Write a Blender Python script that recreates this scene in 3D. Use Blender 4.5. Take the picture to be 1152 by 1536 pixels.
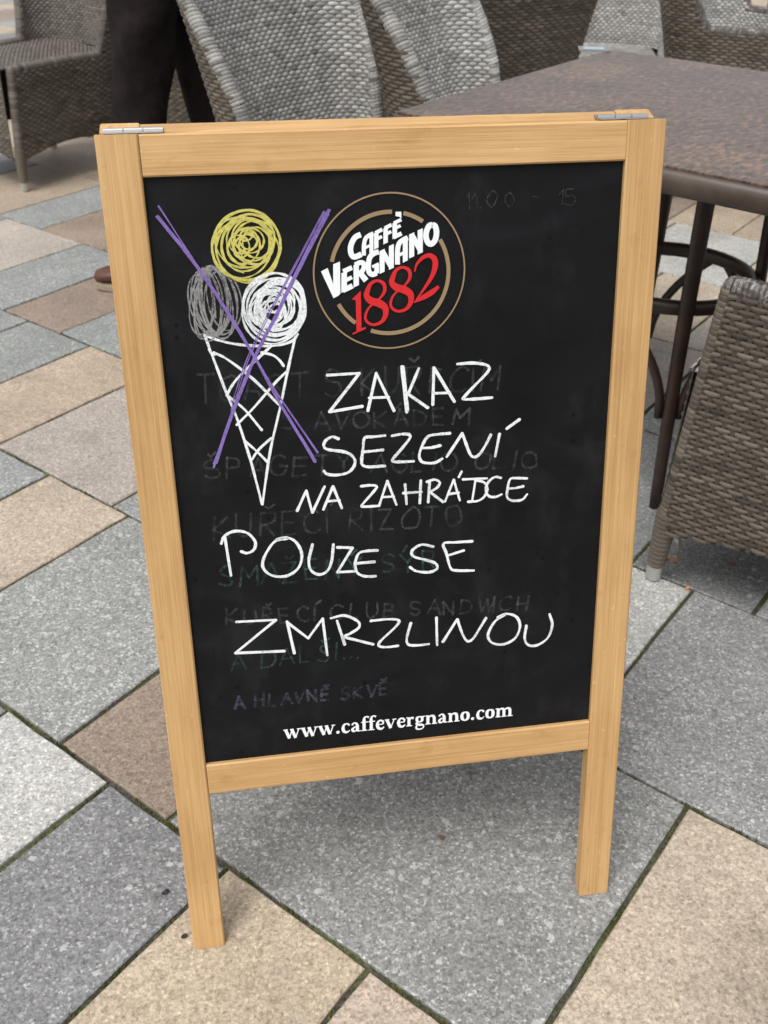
import bpy, bmesh, math, random
import numpy as np
from mathutils import Vector, Matrix

# ------------------------------------------------------------------ camera, world, light
for o in list(bpy.data.objects):
    bpy.data.objects.remove(o)
sc = bpy.context.scene
COL = sc.collection
H = 1.2                                   # camera height above the paving, metres
FPX, PITCH, ROLL, TH = 1519.326, 0.5985037, 0.0135979, 0.9314502
_f = np.array([0, math.cos(PITCH), -math.sin(PITCH)])
_r0 = np.array([1.0, 0, 0]); _u0 = np.cross(_r0, _f)
_r = math.cos(ROLL) * _r0 + math.sin(ROLL) * _u0
_u = -math.sin(ROLL) * _r0 + math.cos(ROLL) * _u0
CAM = np.array([0, 0, H])

cam_d = bpy.data.cameras.new('camera'); cam = bpy.data.objects.new('camera', cam_d); COL.objects.link(cam)
cam_d.sensor_fit = 'VERTICAL'; cam_d.sensor_height = 36; cam_d.sensor_width = 27
cam_d.lens = FPX / 1536 * 36
cam_d.clip_start = 0.02; cam_d.clip_end = 500
cam.matrix_world = Matrix(((_r[0], _u[0], -_f[0], 0), (_r[1], _u[1], -_f[1], 0), (_r[2], _u[2], -_f[2], H), (0, 0, 0, 1)))
cam_d.dof.use_dof = True; cam_d.dof.focus_distance = 1.12; cam_d.dof.aperture_fstop = 10.0
sc.camera = cam
sc.render.resolution_x = 768; sc.render.resolution_y = 1024

world = bpy.data.worlds.new('World'); sc.world = world; world.use_nodes = True
wn = world.node_tree.nodes; wl = world.node_tree.links
SUN_EL, SUN_AZ = math.radians(62), math.radians(215)
sky = wn.new('ShaderNodeTexSky'); sky.sky_type = 'NISHITA'; sky.sun_disc = False
sky.sun_elevation = SUN_EL; sky.sun_rotation = SUN_AZ
sky.air_density = 1.0; sky.dust_density = 4.0
hs = wn.new('ShaderNodeHueSaturation'); hs.inputs['Saturation'].default_value = 0.12   # an overcast sky is grey
wl.new(sky.outputs[0], hs.inputs['Color'])
bg = wn['Background']; bg.inputs['Strength'].default_value = 0.13
wl.new(hs.outputs[0], bg.inputs['Color'])
sun_d = bpy.data.lights.new('sun', 'SUN'); sun = bpy.data.objects.new('sun', sun_d); COL.objects.link(sun)
sun_d.energy = 1.2; sun_d.angle = math.radians(35); sun_d.color = (1, 0.97, 0.92)
_sd = Vector((math.sin(SUN_AZ) * math.cos(SUN_EL), math.cos(SUN_AZ) * math.cos(SUN_EL), math.sin(SUN_EL)))
sun.rotation_euler = _sd.to_track_quat('Z', 'Y').to_euler()
sc.view_settings.view_transform = 'Standard'; sc.view_settings.look = 'None'
sc.view_settings.exposure = 0.5; sc.view_settings.gamma = 1

# ------------------------------------------------------------------ helpers
def ray(px, py):
    return _f + (px - 576) / FPX * _r - (py - 768) / FPX * _u
def at_z(px, py, z):
    d = ray(px, py); t = (z - H) / d[2]; return CAM + t * d
def at_y(px, py, y):
    d = ray(px, py); return CAM + d * (y / d[1])
rng = random.Random(7)

class MB:
    """collects vertices, faces, per-face material index and per-vertex attributes"""
    def __init__(s): s.v = []; s.f = []; s.m = []; s.w = []; s.t = []
    def add(s, verts, faces, mat=0, tint=0.5, wood=None):
        b = len(s.v)
        s.v += [tuple(map(float, p)) for p in verts]
        s.f += [tuple(i + b for i in f) for f in faces]
        s.m += [mat] * len(faces)
        s.t += [tint] * len(verts) if not isinstance(tint, (list, tuple)) else list(tint)
        s.w += wood if wood else [(0, 0, 0)] * len(verts)
    def build(s, name, mats, parent=None, off=(0, 0, 0), smooth=False, kind=None):
        me = bpy.data.meshes.new(name)
        ox, oy, oz = off
        me.from_pydata([(x - ox, y - oy, z - oz) for x, y, z in s.v], [], s.f)
        for m in (mats if isinstance(mats, (list, tuple)) else [mats]): me.materials.append(m)
        me.polygons.foreach_set('material_index', s.m)
        a = me.attributes.new('tint', 'FLOAT', 'POINT'); a.data.foreach_set('value', s.t)
        if any(w != (0, 0, 0) for w in s.w):
            a = me.attributes.new('wood', 'FLOAT_VECTOR', 'POINT')
            a.data.foreach_set('vector', [c for w in s.w for c in w])
        if smooth: me.polygons.foreach_set('use_smooth', [True] * len(s.f))
        me.update()
        o = bpy.data.objects.new(name, me); COL.objects.link(o)
        if parent: o.parent = parent
        if kind: o['kind'] = kind
        return o

def empty(name, label, cat, loc, rz=0, group=None):
    o = bpy.data.objects.new(name, None); COL.objects.link(o); o.empty_display_size = 0.1
    o.location = loc; o.rotation_euler = (0, 0, rz)
    o['label'] = label; o['category'] = cat
    if group: o['group'] = group
    return o
def tag(o, label, cat, group=None):
    o['label'] = label; o['category'] = cat
    if group: o['group'] = group
    return o
def copy_tree(o, parent=None):
    c = o.copy(); COL.objects.link(c); c.parent = parent
    for ch in o.children: copy_tree(ch, c)
    return c

def tube(mb, pts, radii, n=10, mat=0, tint=.5, squash=None, up=(0, 0, 1), cap=True):
    """tube of varying radius along pts; squash=(a,b) scales the section"""
    pts = [np.array(p, float) for p in pts]; V = []; F = []; T = []
    a, b = squash or (1, 1)
    for i, p in enumerate(pts):
        t = pts[min(i + 1, len(pts) - 1)] - pts[max(i - 1, 0)]; t /= np.linalg.norm(t)
        x = np.cross(t, np.array(up, float))
        if np.linalg.norm(x) < 1e-4: x = np.cross(t, np.array([1.0, 0, 0]))
        x /= np.linalg.norm(x); y = np.cross(x, t)
        r = radii[i] if hasattr(radii, '__len__') else radii
        for k in range(n):
            an = 2 * math.pi * k / n
            V.append(p + r * (a * math.cos(an) * x + b * math.sin(an) * y)); T.append(tint)
    for i in range(len(pts) - 1):
        for k in range(n):
            k2 = (k + 1) % n
            F.append((i * n + k, i * n + k2, (i + 1) * n + k2, (i + 1) * n + k))
    if cap:
        F.append(tuple(reversed(range(n)))); F.append(tuple(range((len(pts) - 1) * n, len(pts) * n)))
    mb.add(V, F, mat, T)

# ------------------------------------------------------------------ materials
def mat(name):
    m = bpy.data.materials.new(name); m.use_nodes = True
    nt = m.node_tree; b = nt.nodes['Principled BSDF']
    return m, nt, b
def N(nt, t, **kw):
    n = nt.nodes.new(t)
    for k, v in kw.items():
        if k in n.inputs: n.inputs[k].default_value = v
        else: setattr(n, k, v)
    return n
def ramp(nt, fac, stops):
    r = nt.nodes.new('ShaderNodeValToRGB'); e = r.color_ramp.elements
    while len(e) < len(stops): e.new(0.5)
    for k, (p, c) in enumerate(stops):
        e[k].position = p; e[k].color = (*c, 1) if len(c) == 3 else c
    nt.links.new(fac, r.inputs['Fac']); return r.outputs['Color']
def mix(nt, mode, fac, a, b):
    n = nt.nodes.new('ShaderNodeMix'); n.data_type = 'RGBA'; n.blend_type = mode
    for sock, v in ((n.inputs['Factor'], fac), (n.inputs['A'], a), (n.inputs['B'], b)):
        if hasattr(v, 'is_linked') or hasattr(v, 'links'): nt.links.new(v, sock)
        else: sock.default_value = v if not isinstance(v, tuple) or len(v) == 4 else (*v, 1)
    return n.outputs['Result']
def bump(nt, b, h, strength, dist):
    n = N(nt, 'ShaderNodeBump', Strength=strength, Distance=dist)
    nt.links.new(h, n.inputs['Height']); nt.links.new(n.outputs[0], b.inputs['Normal'])
def math_(nt, op, a, b=None):
    n = nt.nodes.new('ShaderNodeMath'); n.operation = op
    for i, v in enumerate((a, b)):
        if v is None: continue
        if isinstance(v, (int, float)): n.inputs[i].default_value = v
        else: nt.links.new(v, n.inputs[i])
    return n.outputs[0]
def plain(name, col, rough=.6, metal=0, spec=.5):
    m, nt, b = mat(name)
    b.inputs['Base Color'].default_value = (*col, 1); b.inputs['Roughness'].default_value = rough
    b.inputs['Metallic'].default_value = metal; b.inputs['Specular IOR Level'].default_value = spec
    return m

def slab_material():
    m, nt, b = mat('speckled_stone')
    geo = N(nt, 'ShaderNodeNewGeometry'); oi = N(nt, 'ShaderNodeObjectInfo')
    pos = geo.outputs['Position']
    # alpha of the object's colour says how chippy the aggregate is (1 = grey terrazzo, 0 = fine beige grain)
    chip = oi.outputs['Alpha']
    n1 = N(nt, 'ShaderNodeTexNoise', Scale=170.0, Detail=3.0, Roughness=.7); nt.links.new(pos, n1.inputs['Vector'])
    n2 = N(nt, 'ShaderNodeTexNoise', Scale=5.0, Detail=4.0, Roughness=.6); nt.links.new(pos, n2.inputs['Vector'])
    n3 = N(nt, 'ShaderNodeTexNoise', Scale=45.0, Detail=3.0, Roughness=.7); nt.links.new(pos, n3.inputs['Vector'])
    v1 = N(nt, 'ShaderNodeTexVoronoi', Scale=290.0); nt.links.new(pos, v1.inputs['Vector'])
    v2 = N(nt, 'ShaderNodeTexVoronoi', Scale=62.0)
    wob = mix(nt, 'LINEAR_LIGHT', .006, pos, n1.outputs['Color']); nt.links.new(wob, v2.inputs['Vector'])
    v3 = N(nt, 'ShaderNodeTexVoronoi', Scale=330.0); nt.links.new(pos, v3.inputs['Vector'])
    base = oi.outputs['Color']
    fine = ramp(nt, n1.outputs['Fac'], [(.28, (.62, .62, .62)), (.5, (1, 1, 1)), (.72, (1.22, 1.22, 1.22))])
    c = mix(nt, 'MULTIPLY', 1.0, base, fine)
    big = ramp(nt, n2.outputs['Fac'], [(.3, (.84, .84, .84)), (.7, (1.1, 1.1, 1.1))])
    c = mix(nt, 'MULTIPLY', 1.0, c, big)
    med = ramp(nt, n3.outputs['Fac'], [(.3, (.86, .86, .86)), (.7, (1.12, 1.12, 1.12))])
    c = mix(nt, 'MULTIPLY', 1.0, c, med)
    # cell-by-cell grain of the crushed stone
    vc = N(nt, 'ShaderNodeSeparateColor'); nt.links.new(v1.outputs['Color'], vc.inputs[0])
    cell = ramp(nt, vc.outputs[0], [(0, (.5, .5, .5)), (.5, (.95, .95, .95)), (.78, (1.15, 1.15, 1.15)), (.9, (1.7, 1.7, 1.7)), (1, (2.5, 2.5, 2.5))])
    c = mix(nt, 'MULTIPLY', math_(nt, 'ADD', math_(nt, 'MULTIPLY', chip, .38), .18), c, cell)
    # dark grains, more in the beige stone
    vd = N(nt, 'ShaderNodeSeparateColor'); nt.links.new(v3.outputs['Color'], vd.inputs[0])
    dk = ramp(nt, vd.outputs[1], [(.06, (.5, .46, .43)), (.2, (1, 1, 1))])
    c = mix(nt, 'MULTIPLY', .5, c, dk)
    n5 = N(nt, 'ShaderNodeTexNoise', Scale=105.0, Detail=4.0, Roughness=.75); nt.links.new(pos, n5.inputs['Vector'])
    c = mix(nt, 'MULTIPLY', .85, c, ramp(nt, n5.outputs['Fac'], [(.32, (.68, .62, .57)), (.46, (.97, .96, .95)), (.58, (1.06, 1.06, 1.06)), (.7, (1.3, 1.31, 1.32))]))
    # rare large pale chips
    vs = N(nt, 'ShaderNodeSeparateColor'); nt.links.new(v2.outputs['Color'], vs.inputs[0])
    rare = math_(nt, 'GREATER_THAN', vs.outputs[0], .93)
    near = math_(nt, 'LESS_THAN', v2.outputs['Distance'], .33)
    msk = math_(nt, 'MULTIPLY', math_(nt, 'MULTIPLY', rare, near), math_(nt, 'MULTIPLY', chip, .6))
    c = mix(nt, 'MIX', msk, c, (.52, .52, .50, 1))
    # worn dark stains with soft edges
    n4 = N(nt, 'ShaderNodeTexNoise', Scale=2.3, Detail=6.0, Roughness=.75); nt.links.new(pos, n4.inputs['Vector'])
    st = ramp(nt, n4.outputs['Fac'], [(.28, (.70, .69, .66)), (.45, (1, 1, 1))])
    c = mix(nt, 'MULTIPLY', .9, c, st)
    vg = N(nt, 'ShaderNodeTexVoronoi', Scale=5.5); nt.links.new(mix(nt, 'LINEAR_LIGHT', .012, pos, n3.outputs['Color']), vg.inputs['Vector'])
    vgs = N(nt, 'ShaderNodeSeparateColor'); nt.links.new(vg.outputs['Color'], vgs.inputs[0])
    gum = math_(nt, 'MULTIPLY', math_(nt, 'GREATER_THAN', vgs.outputs[1], .72), ramp(nt, vg.outputs['Distance'], [(.05, (1, 1, 1)), (.075, (0, 0, 0))]))
    c = mix(nt, 'MULTIPLY', math_(nt, 'MULTIPLY', gum, .55), c, (.42, .42, .43, 1))
    nt.links.new(c, b.inputs['Base Color'])
    rg = ramp(nt, n3.outputs['Fac'], [(.3, (.5, .5, .5)), (.7, (.75, .75, .75))]); nt.links.new(rg, b.inputs['Roughness'])
    hh = math_(nt, 'ADD', n1.outputs['Fac'], math_(nt, 'MULTIPLY', v1.outputs['Distance'], .6))
    bump(nt, b, hh, .35, .002)
    return m
M_SLAB = slab_material()

def joint_material():
    m, nt, b = mat('mossy_joint_soil')
    geo = N(nt, 'ShaderNodeNewGeometry')
    n1 = N(nt, 'ShaderNodeTexNoise', Scale=9.0, Detail=5.0); n2 = N(nt, 'ShaderNodeTexNoise', Scale=240.0, Detail=2.0)
    for n in (n1, n2): nt.links.new(geo.outputs['Position'], n.inputs['Vector'])
    soil = ramp(nt, n2.outputs['Fac'], [(.3, (.022, .02, .016)), (.7, (.10, .09, .07))])
    moss = ramp(nt, n2.outputs['Fac'], [(.3, (.03, .038, .014)), (.7, (.12, .14, .045))])
    k = ramp(nt, n1.outputs['Fac'], [(.48, (0, 0, 0)), (.6, (1, 1, 1))])
    c = mix(nt, 'MIX', k, soil, moss)
    # beyond the modelled slabs the same paving goes on as a pattern
    br = N(nt, 'ShaderNodeTexBrick', Scale=1.0); br.inputs['Color1'].default_value = (.30, .30, .29, 1)
    br.inputs['Color2'].default_value = (.42, .35, .28, 1); br.inputs['Mortar'].default_value = (.05, .05, .04, 1)
    br.inputs['Brick Width'].default_value = .35; br.inputs['Row Height'].default_value = .494; br.inputs['Mortar Size'].default_value = .006
    mp = N(nt, 'ShaderNodeMapping'); mp.inputs['Rotation'].default_value = (0, 0, -(TH + math.pi / 2))
    nt.links.new(geo.outputs['Position'], mp.inputs['Vector']); nt.links.new(mp.outputs[0], br.inputs['Vector'])
    ln = N(nt, 'ShaderNodeVectorMath', operation='LENGTH'); nt.links.new(geo.outputs['Position'], ln.inputs[0])
    far = math_(nt, 'GREATER_THAN', ln.outputs['Value'], 12.0)
    c = mix(nt, 'MIX', far, c, br.outputs['Color'])
    nt.links.new(c, b.inputs['Base Color']); b.inputs['Roughness'].default_value = .9
    bump(nt, b, n2.outputs['Fac'], .6, .004)
    return m
M_JOINT = joint_material()

def wood_material():
    m, nt, b = mat('varnished_pine')
    at = N(nt, 'ShaderNodeAttribute', attribute_name='wood')
    def noise(sx, sy, sz, scale, det):
        mp = N(nt, 'ShaderNodeMapping'); mp.inputs['Scale'].default_value = (sx, sy, sz)
        nt.links.new(at.outputs['Vector'], mp.inputs['Vector'])
        n = N(nt, 'ShaderNodeTexNoise', Scale=scale, Detail=det, Roughness=.6); nt.links.new(mp.outputs[0], n.inputs['Vector'])
        return n.outputs['Fac']
    g1 = noise(3, 190, 70, 1.0, 3); g2 = noise(9, 820, 300, 1.0, 2); g3 = noise(7, 18, 18, 1.0, 4); g4 = noise(60, 60, 60, 1, 5)
    c = ramp(nt, g1, [(.25, (.50, .305, .135)), (.5, (.575, .365, .165)), (.75, (.63, .42, .205))])
    c2 = ramp(nt, g2, [(.3, (.80, .76, .70)), (.6, (1.04, 1.04, 1.04))])
    c = mix(nt, 'MULTIPLY', .75, c, c2)
    c3 = ramp(nt, g3, [(.3, (.84, .78, .70)), (.65, (1.06, 1.05, 1.04))])
    c = mix(nt, 'MULTIPLY', .7, c, c3)
    dirt = ramp(nt, g4, [(.66, (1, 1, 1)), (.74, (.72, .62, .5))])
    c = mix(nt, 'MULTIPLY', .35, c, dirt)
    nick = ramp(nt, noise(95, 150, 150, 1, 2), [(.70, (0, 0, 0)), (.76, (1, 1, 1))])
    c = mix(nt, 'MIX', math_(nt, 'MULTIPLY', nick, .45), c, (.74, .56, .35, 1))
    tone = N(nt, 'ShaderNodeAttribute', attribute_name='tint')
    scuff = ramp(nt, noise(22, 34, 34, 1, 6), [(.60, (1, 1, 1)), (.70, (.80, .72, .62))])
    c = mix(nt, 'MULTIPLY', .55, c, scuff)
    c = mix(nt, 'MULTIPLY', 1.0, c, ramp(nt, tone.outputs['Fac'], [(0, (.86, .83, .78)), (1, (1.07, 1.07, 1.07))]))
    nt.links.new(c, b.inputs['Base Color'])
    b.inputs['Roughness'].default_value = .42; b.inputs['Specular IOR Level'].default_value = .4
    bump(nt, b, math_(nt, 'ADD', math_(nt, 'MULTIPLY', g2, .6), math_(nt, 'MULTIPLY', g1, .6)), .25, .0012)
    return m
M_WOOD = wood_material()

def panel_material():
    m, nt, b = mat('black_chalkboard')
    tc = N(nt, 'ShaderNodeTexCoord'); p = tc.outputs['Object']
    def noise(sx, sy, sz, det, dist=0):
        mp = N(nt, 'ShaderNodeMapping'); mp.inputs['Scale'].default_value = (sx, sy, sz)
        nt.links.new(p, mp.inputs['Vector'])
        n = N(nt, 'ShaderNodeTexNoise', Scale=1.0, Detail=det, Roughness=.65, Distortion=dist); nt.links.new(mp.outputs[0], n.inputs['Vector'])
        return n.outputs['Fac']
    s1 = noise(5, 5, 9, 5, 1.2); s2 = noise(30, 30, 6, 4); s3 = noise(18, 18, 18, 6, .5)
    c = ramp(nt, s1, [(.3, (.0035, .0037, .0045)), (.55, (.0065, .0069, .0082)), (.8, (.0145, .0155, .0175))])
    sm = ramp(nt, math_(nt, 'MULTIPLY', s2, s3), [(.26, (0, 0, 0)), (.5, (1, 1, 1))])
    c = mix(nt, 'MIX', math_(nt, 'MULTIPLY', sm, .17), c, (.06, .063, .066, 1))
    v = N(nt, 'ShaderNodeTexVoronoi', Scale=48.0); nt.links.new(p, v.inputs['Vector'])
    vs = N(nt, 'ShaderNodeSeparateColor'); nt.links.new(v.outputs['Color'], vs.inputs[0])
    dots = math_(nt, 'MULTIPLY', math_(nt, 'GREATER_THAN', vs.outputs[0], .80), math_(nt, 'LESS_THAN', v.outputs['Distance'], .13))
    c = mix(nt, 'MIX', math_(nt, 'MULTIPLY', dots, .9), c, (.002, .002, .002, 1))
    nt.links.new(c, b.inputs['Base Color'])
    b.inputs['Roughness'].default_value = .55; b.inputs['Specular IOR Level'].default_value = .16
    return m
M_PANEL = panel_material()

def chalk(name, col, alpha=1.0, streak=.25, scale=260):
    m, nt, b = mat(name)
    tc = N(nt, 'ShaderNodeTexCoord')
    n = N(nt, 'ShaderNodeTexNoise', Scale=scale, Detail=3.0, Roughness=.7); nt.links.new(tc.outputs['Object'], n.inputs['Vector'])
    n2 = N(nt, 'ShaderNodeTexNoise', Scale=26.0, Detail=3.0); nt.links.new(tc.outputs['Object'], n2.inputs['Vector'])
    at = N(nt, 'ShaderNodeAttribute', attribute_name='tint')
    c = mix(nt, 'MULTIPLY', 1.0, (*col, 1), ramp(nt, n.outputs['Fac'], [(.3, (.82,) * 3), (.6, (1.0,) * 3)]))
    nt.links.new(c, b.inputs['Base Color']); b.inputs['Roughness'].default_value = .75; b.inputs['Specular IOR Level'].default_value = .2
    hole = ramp(nt, math_(nt, 'ADD', math_(nt, 'MULTIPLY', n.outputs['Fac'], .5), math_(nt, 'MULTIPLY', n2.outputs['Fac'], .5)),
                [(.36, (1 - streak,) * 3), (.5, (1, 1, 1))])
    a = math_(nt, 'MULTIPLY', hole, at.outputs['Fac'])
    nt.links.new(math_(nt, 'MULTIPLY', a, alpha), b.inputs['Alpha'])
    return m
M_WHITE = chalk('white_paint_pen', (.82, .85, .86), 1, .32, 420)
M_YELLOW = chalk('yellow_paint_pen', (.66, .60, .16), .95, .2)
M_GREYPEN = chalk('grey_chalk', (.36, .35, .35), .85, .6)
M_PURPLE = chalk('purple_paint_pen', (.27, .18, .52), .92, .3)
M_GHOST = chalk('wiped_chalk', (.30, .31, .30), .165, .95, 60)
M_GHOSTG = chalk('wiped_green_chalk', (.13, .27, .22), .26, .9, 75)
M_GHOSTB = chalk('wiped_blue_chalk', (.22, .23, .32), .24, .85, 75)
M_LOGOW = plain('printed_white', (.82, .85, .87), .5)
M_LOGOR = plain('printed_red', (.60, .010, .014), .5)
M_LOGOG = plain('printed_gold', (.29, .20, .105), .5)
M_STEEL = plain('zinc_steel', (.50, .50, .49), .45, 1)

def rattan(name, dark, light, rough, wear=None):
    m, nt, b = mat(name)
    at = N(nt, 'ShaderNodeAttribute', attribute_name='tint')
    tc = N(nt, 'ShaderNodeTexCoord')
    n = N(nt, 'ShaderNodeTexNoise', Scale=9.0, Detail=5.0, Roughness=.65); nt.links.new(tc.outputs['Object'], n.inputs['Vector'])
    n2 = N(nt, 'ShaderNodeTexNoise', Scale=300.0, Detail=2.0); nt.links.new(tc.outputs['Object'], n2.inputs['Vector'])
    c = ramp(nt, at.outputs['Fac'], [(0, dark), (1, light)])
    c = mix(nt, 'MULTIPLY', .8, c, ramp(nt, n.outputs['Fac'], [(.3, (.75, .74, .72)), (.7, (1.12, 1.12, 1.12))]))
    c = mix(nt, 'MULTIPLY', .6, c, ramp(nt, n2.outputs['Fac'], [(.3, (.8, .8, .8)), (.7, (1.1, 1.1, 1.1))]))
    nt.links.new(c, b.inputs['Base Color']); b.inputs['Roughness'].default_value = rough
    b.inputs['Specular IOR Level'].default_value = .45
    return m
M_RAT = rattan('brown_rattan', (.052, .042, .033), (.225, .190, .152), .42)
M_BLEACH_LIT = rattan('skylit_bleached_rattan', (.10, .095, .088), (.56, .55, .53), .40)  # inside strands paler: sky light painted into the colour, with some weather bleaching
def worn_rattan():
    m, nt, b = mat('worn_rattan')
    tc = N(nt, 'ShaderNodeTexCoord'); n = N(nt, 'ShaderNodeTexNoise', Scale=70.0, Detail=5.0, Roughness=.7, Distortion=.6); nt.links.new(tc.outputs['Object'], n.inputs['Vector'])
    nt.links.new(ramp(nt, n.outputs['Fac'], [(.42, (.06, .048, .04)), (.54, (.12, .105, .095)), (.66, (.33, .32, .315))]), b.inputs['Base Color'])
    b.inputs['Roughness'].default_value = .5
    return m
M_WORN = worn_rattan()
M_CORE = plain('rattan_core', (.018, .014, .011), .8)
M_ALU = plain('brushed_aluminium', (.55, .55, .54), .4, .8)
M_RUST = plain('rusty_iron', (.16, .07, .035), .8, .2)

def table_material():
    m, nt, b = mat('mottled_copper_laminate')
    tc = N(nt, 'ShaderNodeTexCoord')
    mp = N(nt, 'ShaderNodeMapping'); mp.inputs['Rotation'].default_value = (0, 0, .75); mp.inputs['Scale'].default_value = (46, 100, 46)
    nt.links.new(tc.outputs['Object'], mp.inputs['Vector'])
    n = N(nt, 'ShaderNodeTexNoise', Scale=1.0, Detail=5.0, Roughness=.62, Distortion=.4); nt.links.new(mp.outputs[0], n.inputs['Vector'])
    n2 = N(nt, 'ShaderNodeTexNoise', Scale=5.0, Detail=4.0); nt.links.new(tc.outputs['Object'], n2.inputs['Vector'])
    f = math_(nt, 'ADD', math_(nt, 'MULTIPLY', n.outputs['Fac'], .72), math_(nt, 'MULTIPLY', n2.outputs['Fac'], .28))
    c = ramp(nt, f, [(.36, (.030, .021, .017)), (.46, (.066, .044, .034)), (.55, (.125, .078, .055)), (.64, (.235, .138, .09))])
    nt.links.new(c, b.inputs['Base Color']); b.inputs['Roughness'].default_value = .3; b.inputs['Specular IOR Level'].default_value = .55
    bump(nt, b, n2.outputs['Fac'], .1, .003)
    return m
M_TABLE = table_material()
def worn_brown(name, c0, c1, rough):
    m, nt, b = mat(name)
    tc = N(nt, 'ShaderNodeTexCoord')
    n = N(nt, 'ShaderNodeTexNoise', Scale=14.0, Detail=6.0, Roughness=.7); nt.links.new(tc.outputs['Object'], n.inputs['Vector'])
    nt.links.new(ramp(nt, n.outputs['Fac'], [(.3, c0), (.75, c1)]), b.inputs['Base Color'])
    b.inputs['Roughness'].default_value = rough
    b.inputs['Specular IOR Level'].default_value = .5 if rough < .8 else .12
    return m
M_RIM = worn_brown('brown_moulded_rim', (.040, .028, .022), (.095, .07, .055), .38)
M_LEG = worn_brown('dark_stained_beech', (.022, .012, .009), (.06, .034, .025), .4)

# ------------------------------------------------------------------ pavement
K = 0.96 * H / 1.2
eA = np.array([math.cos(TH), math.sin(TH)]); nA = np.array([-eA[1], eA[0]])
def ground_xy(s, t): return eA * s + nA * t
bm = MB()
for (x0, x1) in ((-60, 60),):
    bm.add([(x0, -60, -.0075), (x1, -60, -.0075), (x1, 60, -.0075), (x0, 60, -.0075)], [(0, 1, 2, 3)])
pave = bm.build('pavement', M_JOINT); pave['kind'] = 'structure'

BLUE, GREY, LIGHT, DARK = (.275, .287, .283, .8), (.278, .281, .28, 1), (.46, .46, .442, .55), (.222, .226, .229, 1)
BEIGE, PALE, BROWN, PINK = (.42, .345, .266, .05), (.485, .405, .328, 0), (.30, .238, .19, .05), (.40, .355, .32, .15)
PAL = [BLUE, GREY, LIGHT, DARK, BEIGE, PALE, BROWN, PINK, BLUE, GREY, BEIGE]
S_EDGES = [-2.48, -1.97, -1.455, -.94, -.42, .095, .608, 1.121, 1.631, 2.165, 2.69] + [2.69 + .515 * k for k in range(1, 24)]
KNOWN = {
    5: ([.21, .467, .725, .980, 1.238, 1.5], [PALE, BEIGE, DARK, LIGHT, GREY]),
    6: ([-.1, .241, .853, 1.107, 1.522, 1.796, 2.05], [PALE, GREY, BROWN, GREY, PALE, BLUE]),
    7: ([.05, .447, .9, 1.2, 1.58, 2.002, 2.272, 2.549, 2.9], [GREY, LIGHT, GREY, BLUE, PINK, BEIGE, BLUE, GREY]),
    8: ([.05, .324, .583, .9, 1.3, 1.7, 2.1, 2.406, 2.675, 2.955, 3.396, 3.7], [GREY, DARK, BLUE, GREY, BEIGE, GREY, BLUE, BROWN, BLUE, PINK, GREY]),
    9: ([.5, .84, 1.2, 1.6, 1.9, 2.3, 2.6, 2.85, 3.2, 3.455, 3.9], [BLUE, PINK, PALE, GREY, BLUE, BEIGE, GREY, BROWN, BLUE, BEIGE]),
    11: ([.55, 1.006, 1.4, 1.7], [PALE, LIGHT, PINK]),
    10: ([.3, .6, .95, 1.22, 1.6], [LIGHT, PINK, PALE, LIGHT]),
}
LENS = [.257, .257, .26, .40, .415, .34, .61]
slabs = []
srng = random.Random(21)
for k in range(len(S_EDGES) - 1):
    s0, s1 = S_EDGES[k], S_EDGES[k + 1]
    ts, cs = KNOWN.get(k, ([srng.uniform(0, .3)], []))
    ts, cs = list(ts), list(cs)
    while ts[-1] < 13: ts.append(ts[-1] + srng.choice(LENS)); cs.append(srng.choice(PAL))
    while ts[0] > -6: ts.insert(0, ts[0] - srng.choice(LENS)); cs.insert(0, srng.choice(PAL))
    for i in range(len(ts) - 1):
        c = ground_xy((s0 + s1) / 2, (ts[i] + ts[i + 1]) / 2) * K
        if c[1] < -.6 or c[1] > 11.5 or abs(c[0]) > .62 * max(0, c[1]) + 1.9: continue
        out_ = 0 if c[1] > .1 and abs(c[0]) < .40 * c[1] + .75 else 50
        slabs.append((math.hypot(*c) + out_, s0 * K, s1 * K, ts[i] * K, ts[i + 1] * K, cs[i]))
slabs.sort(key=lambda q: q[0])
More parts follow.
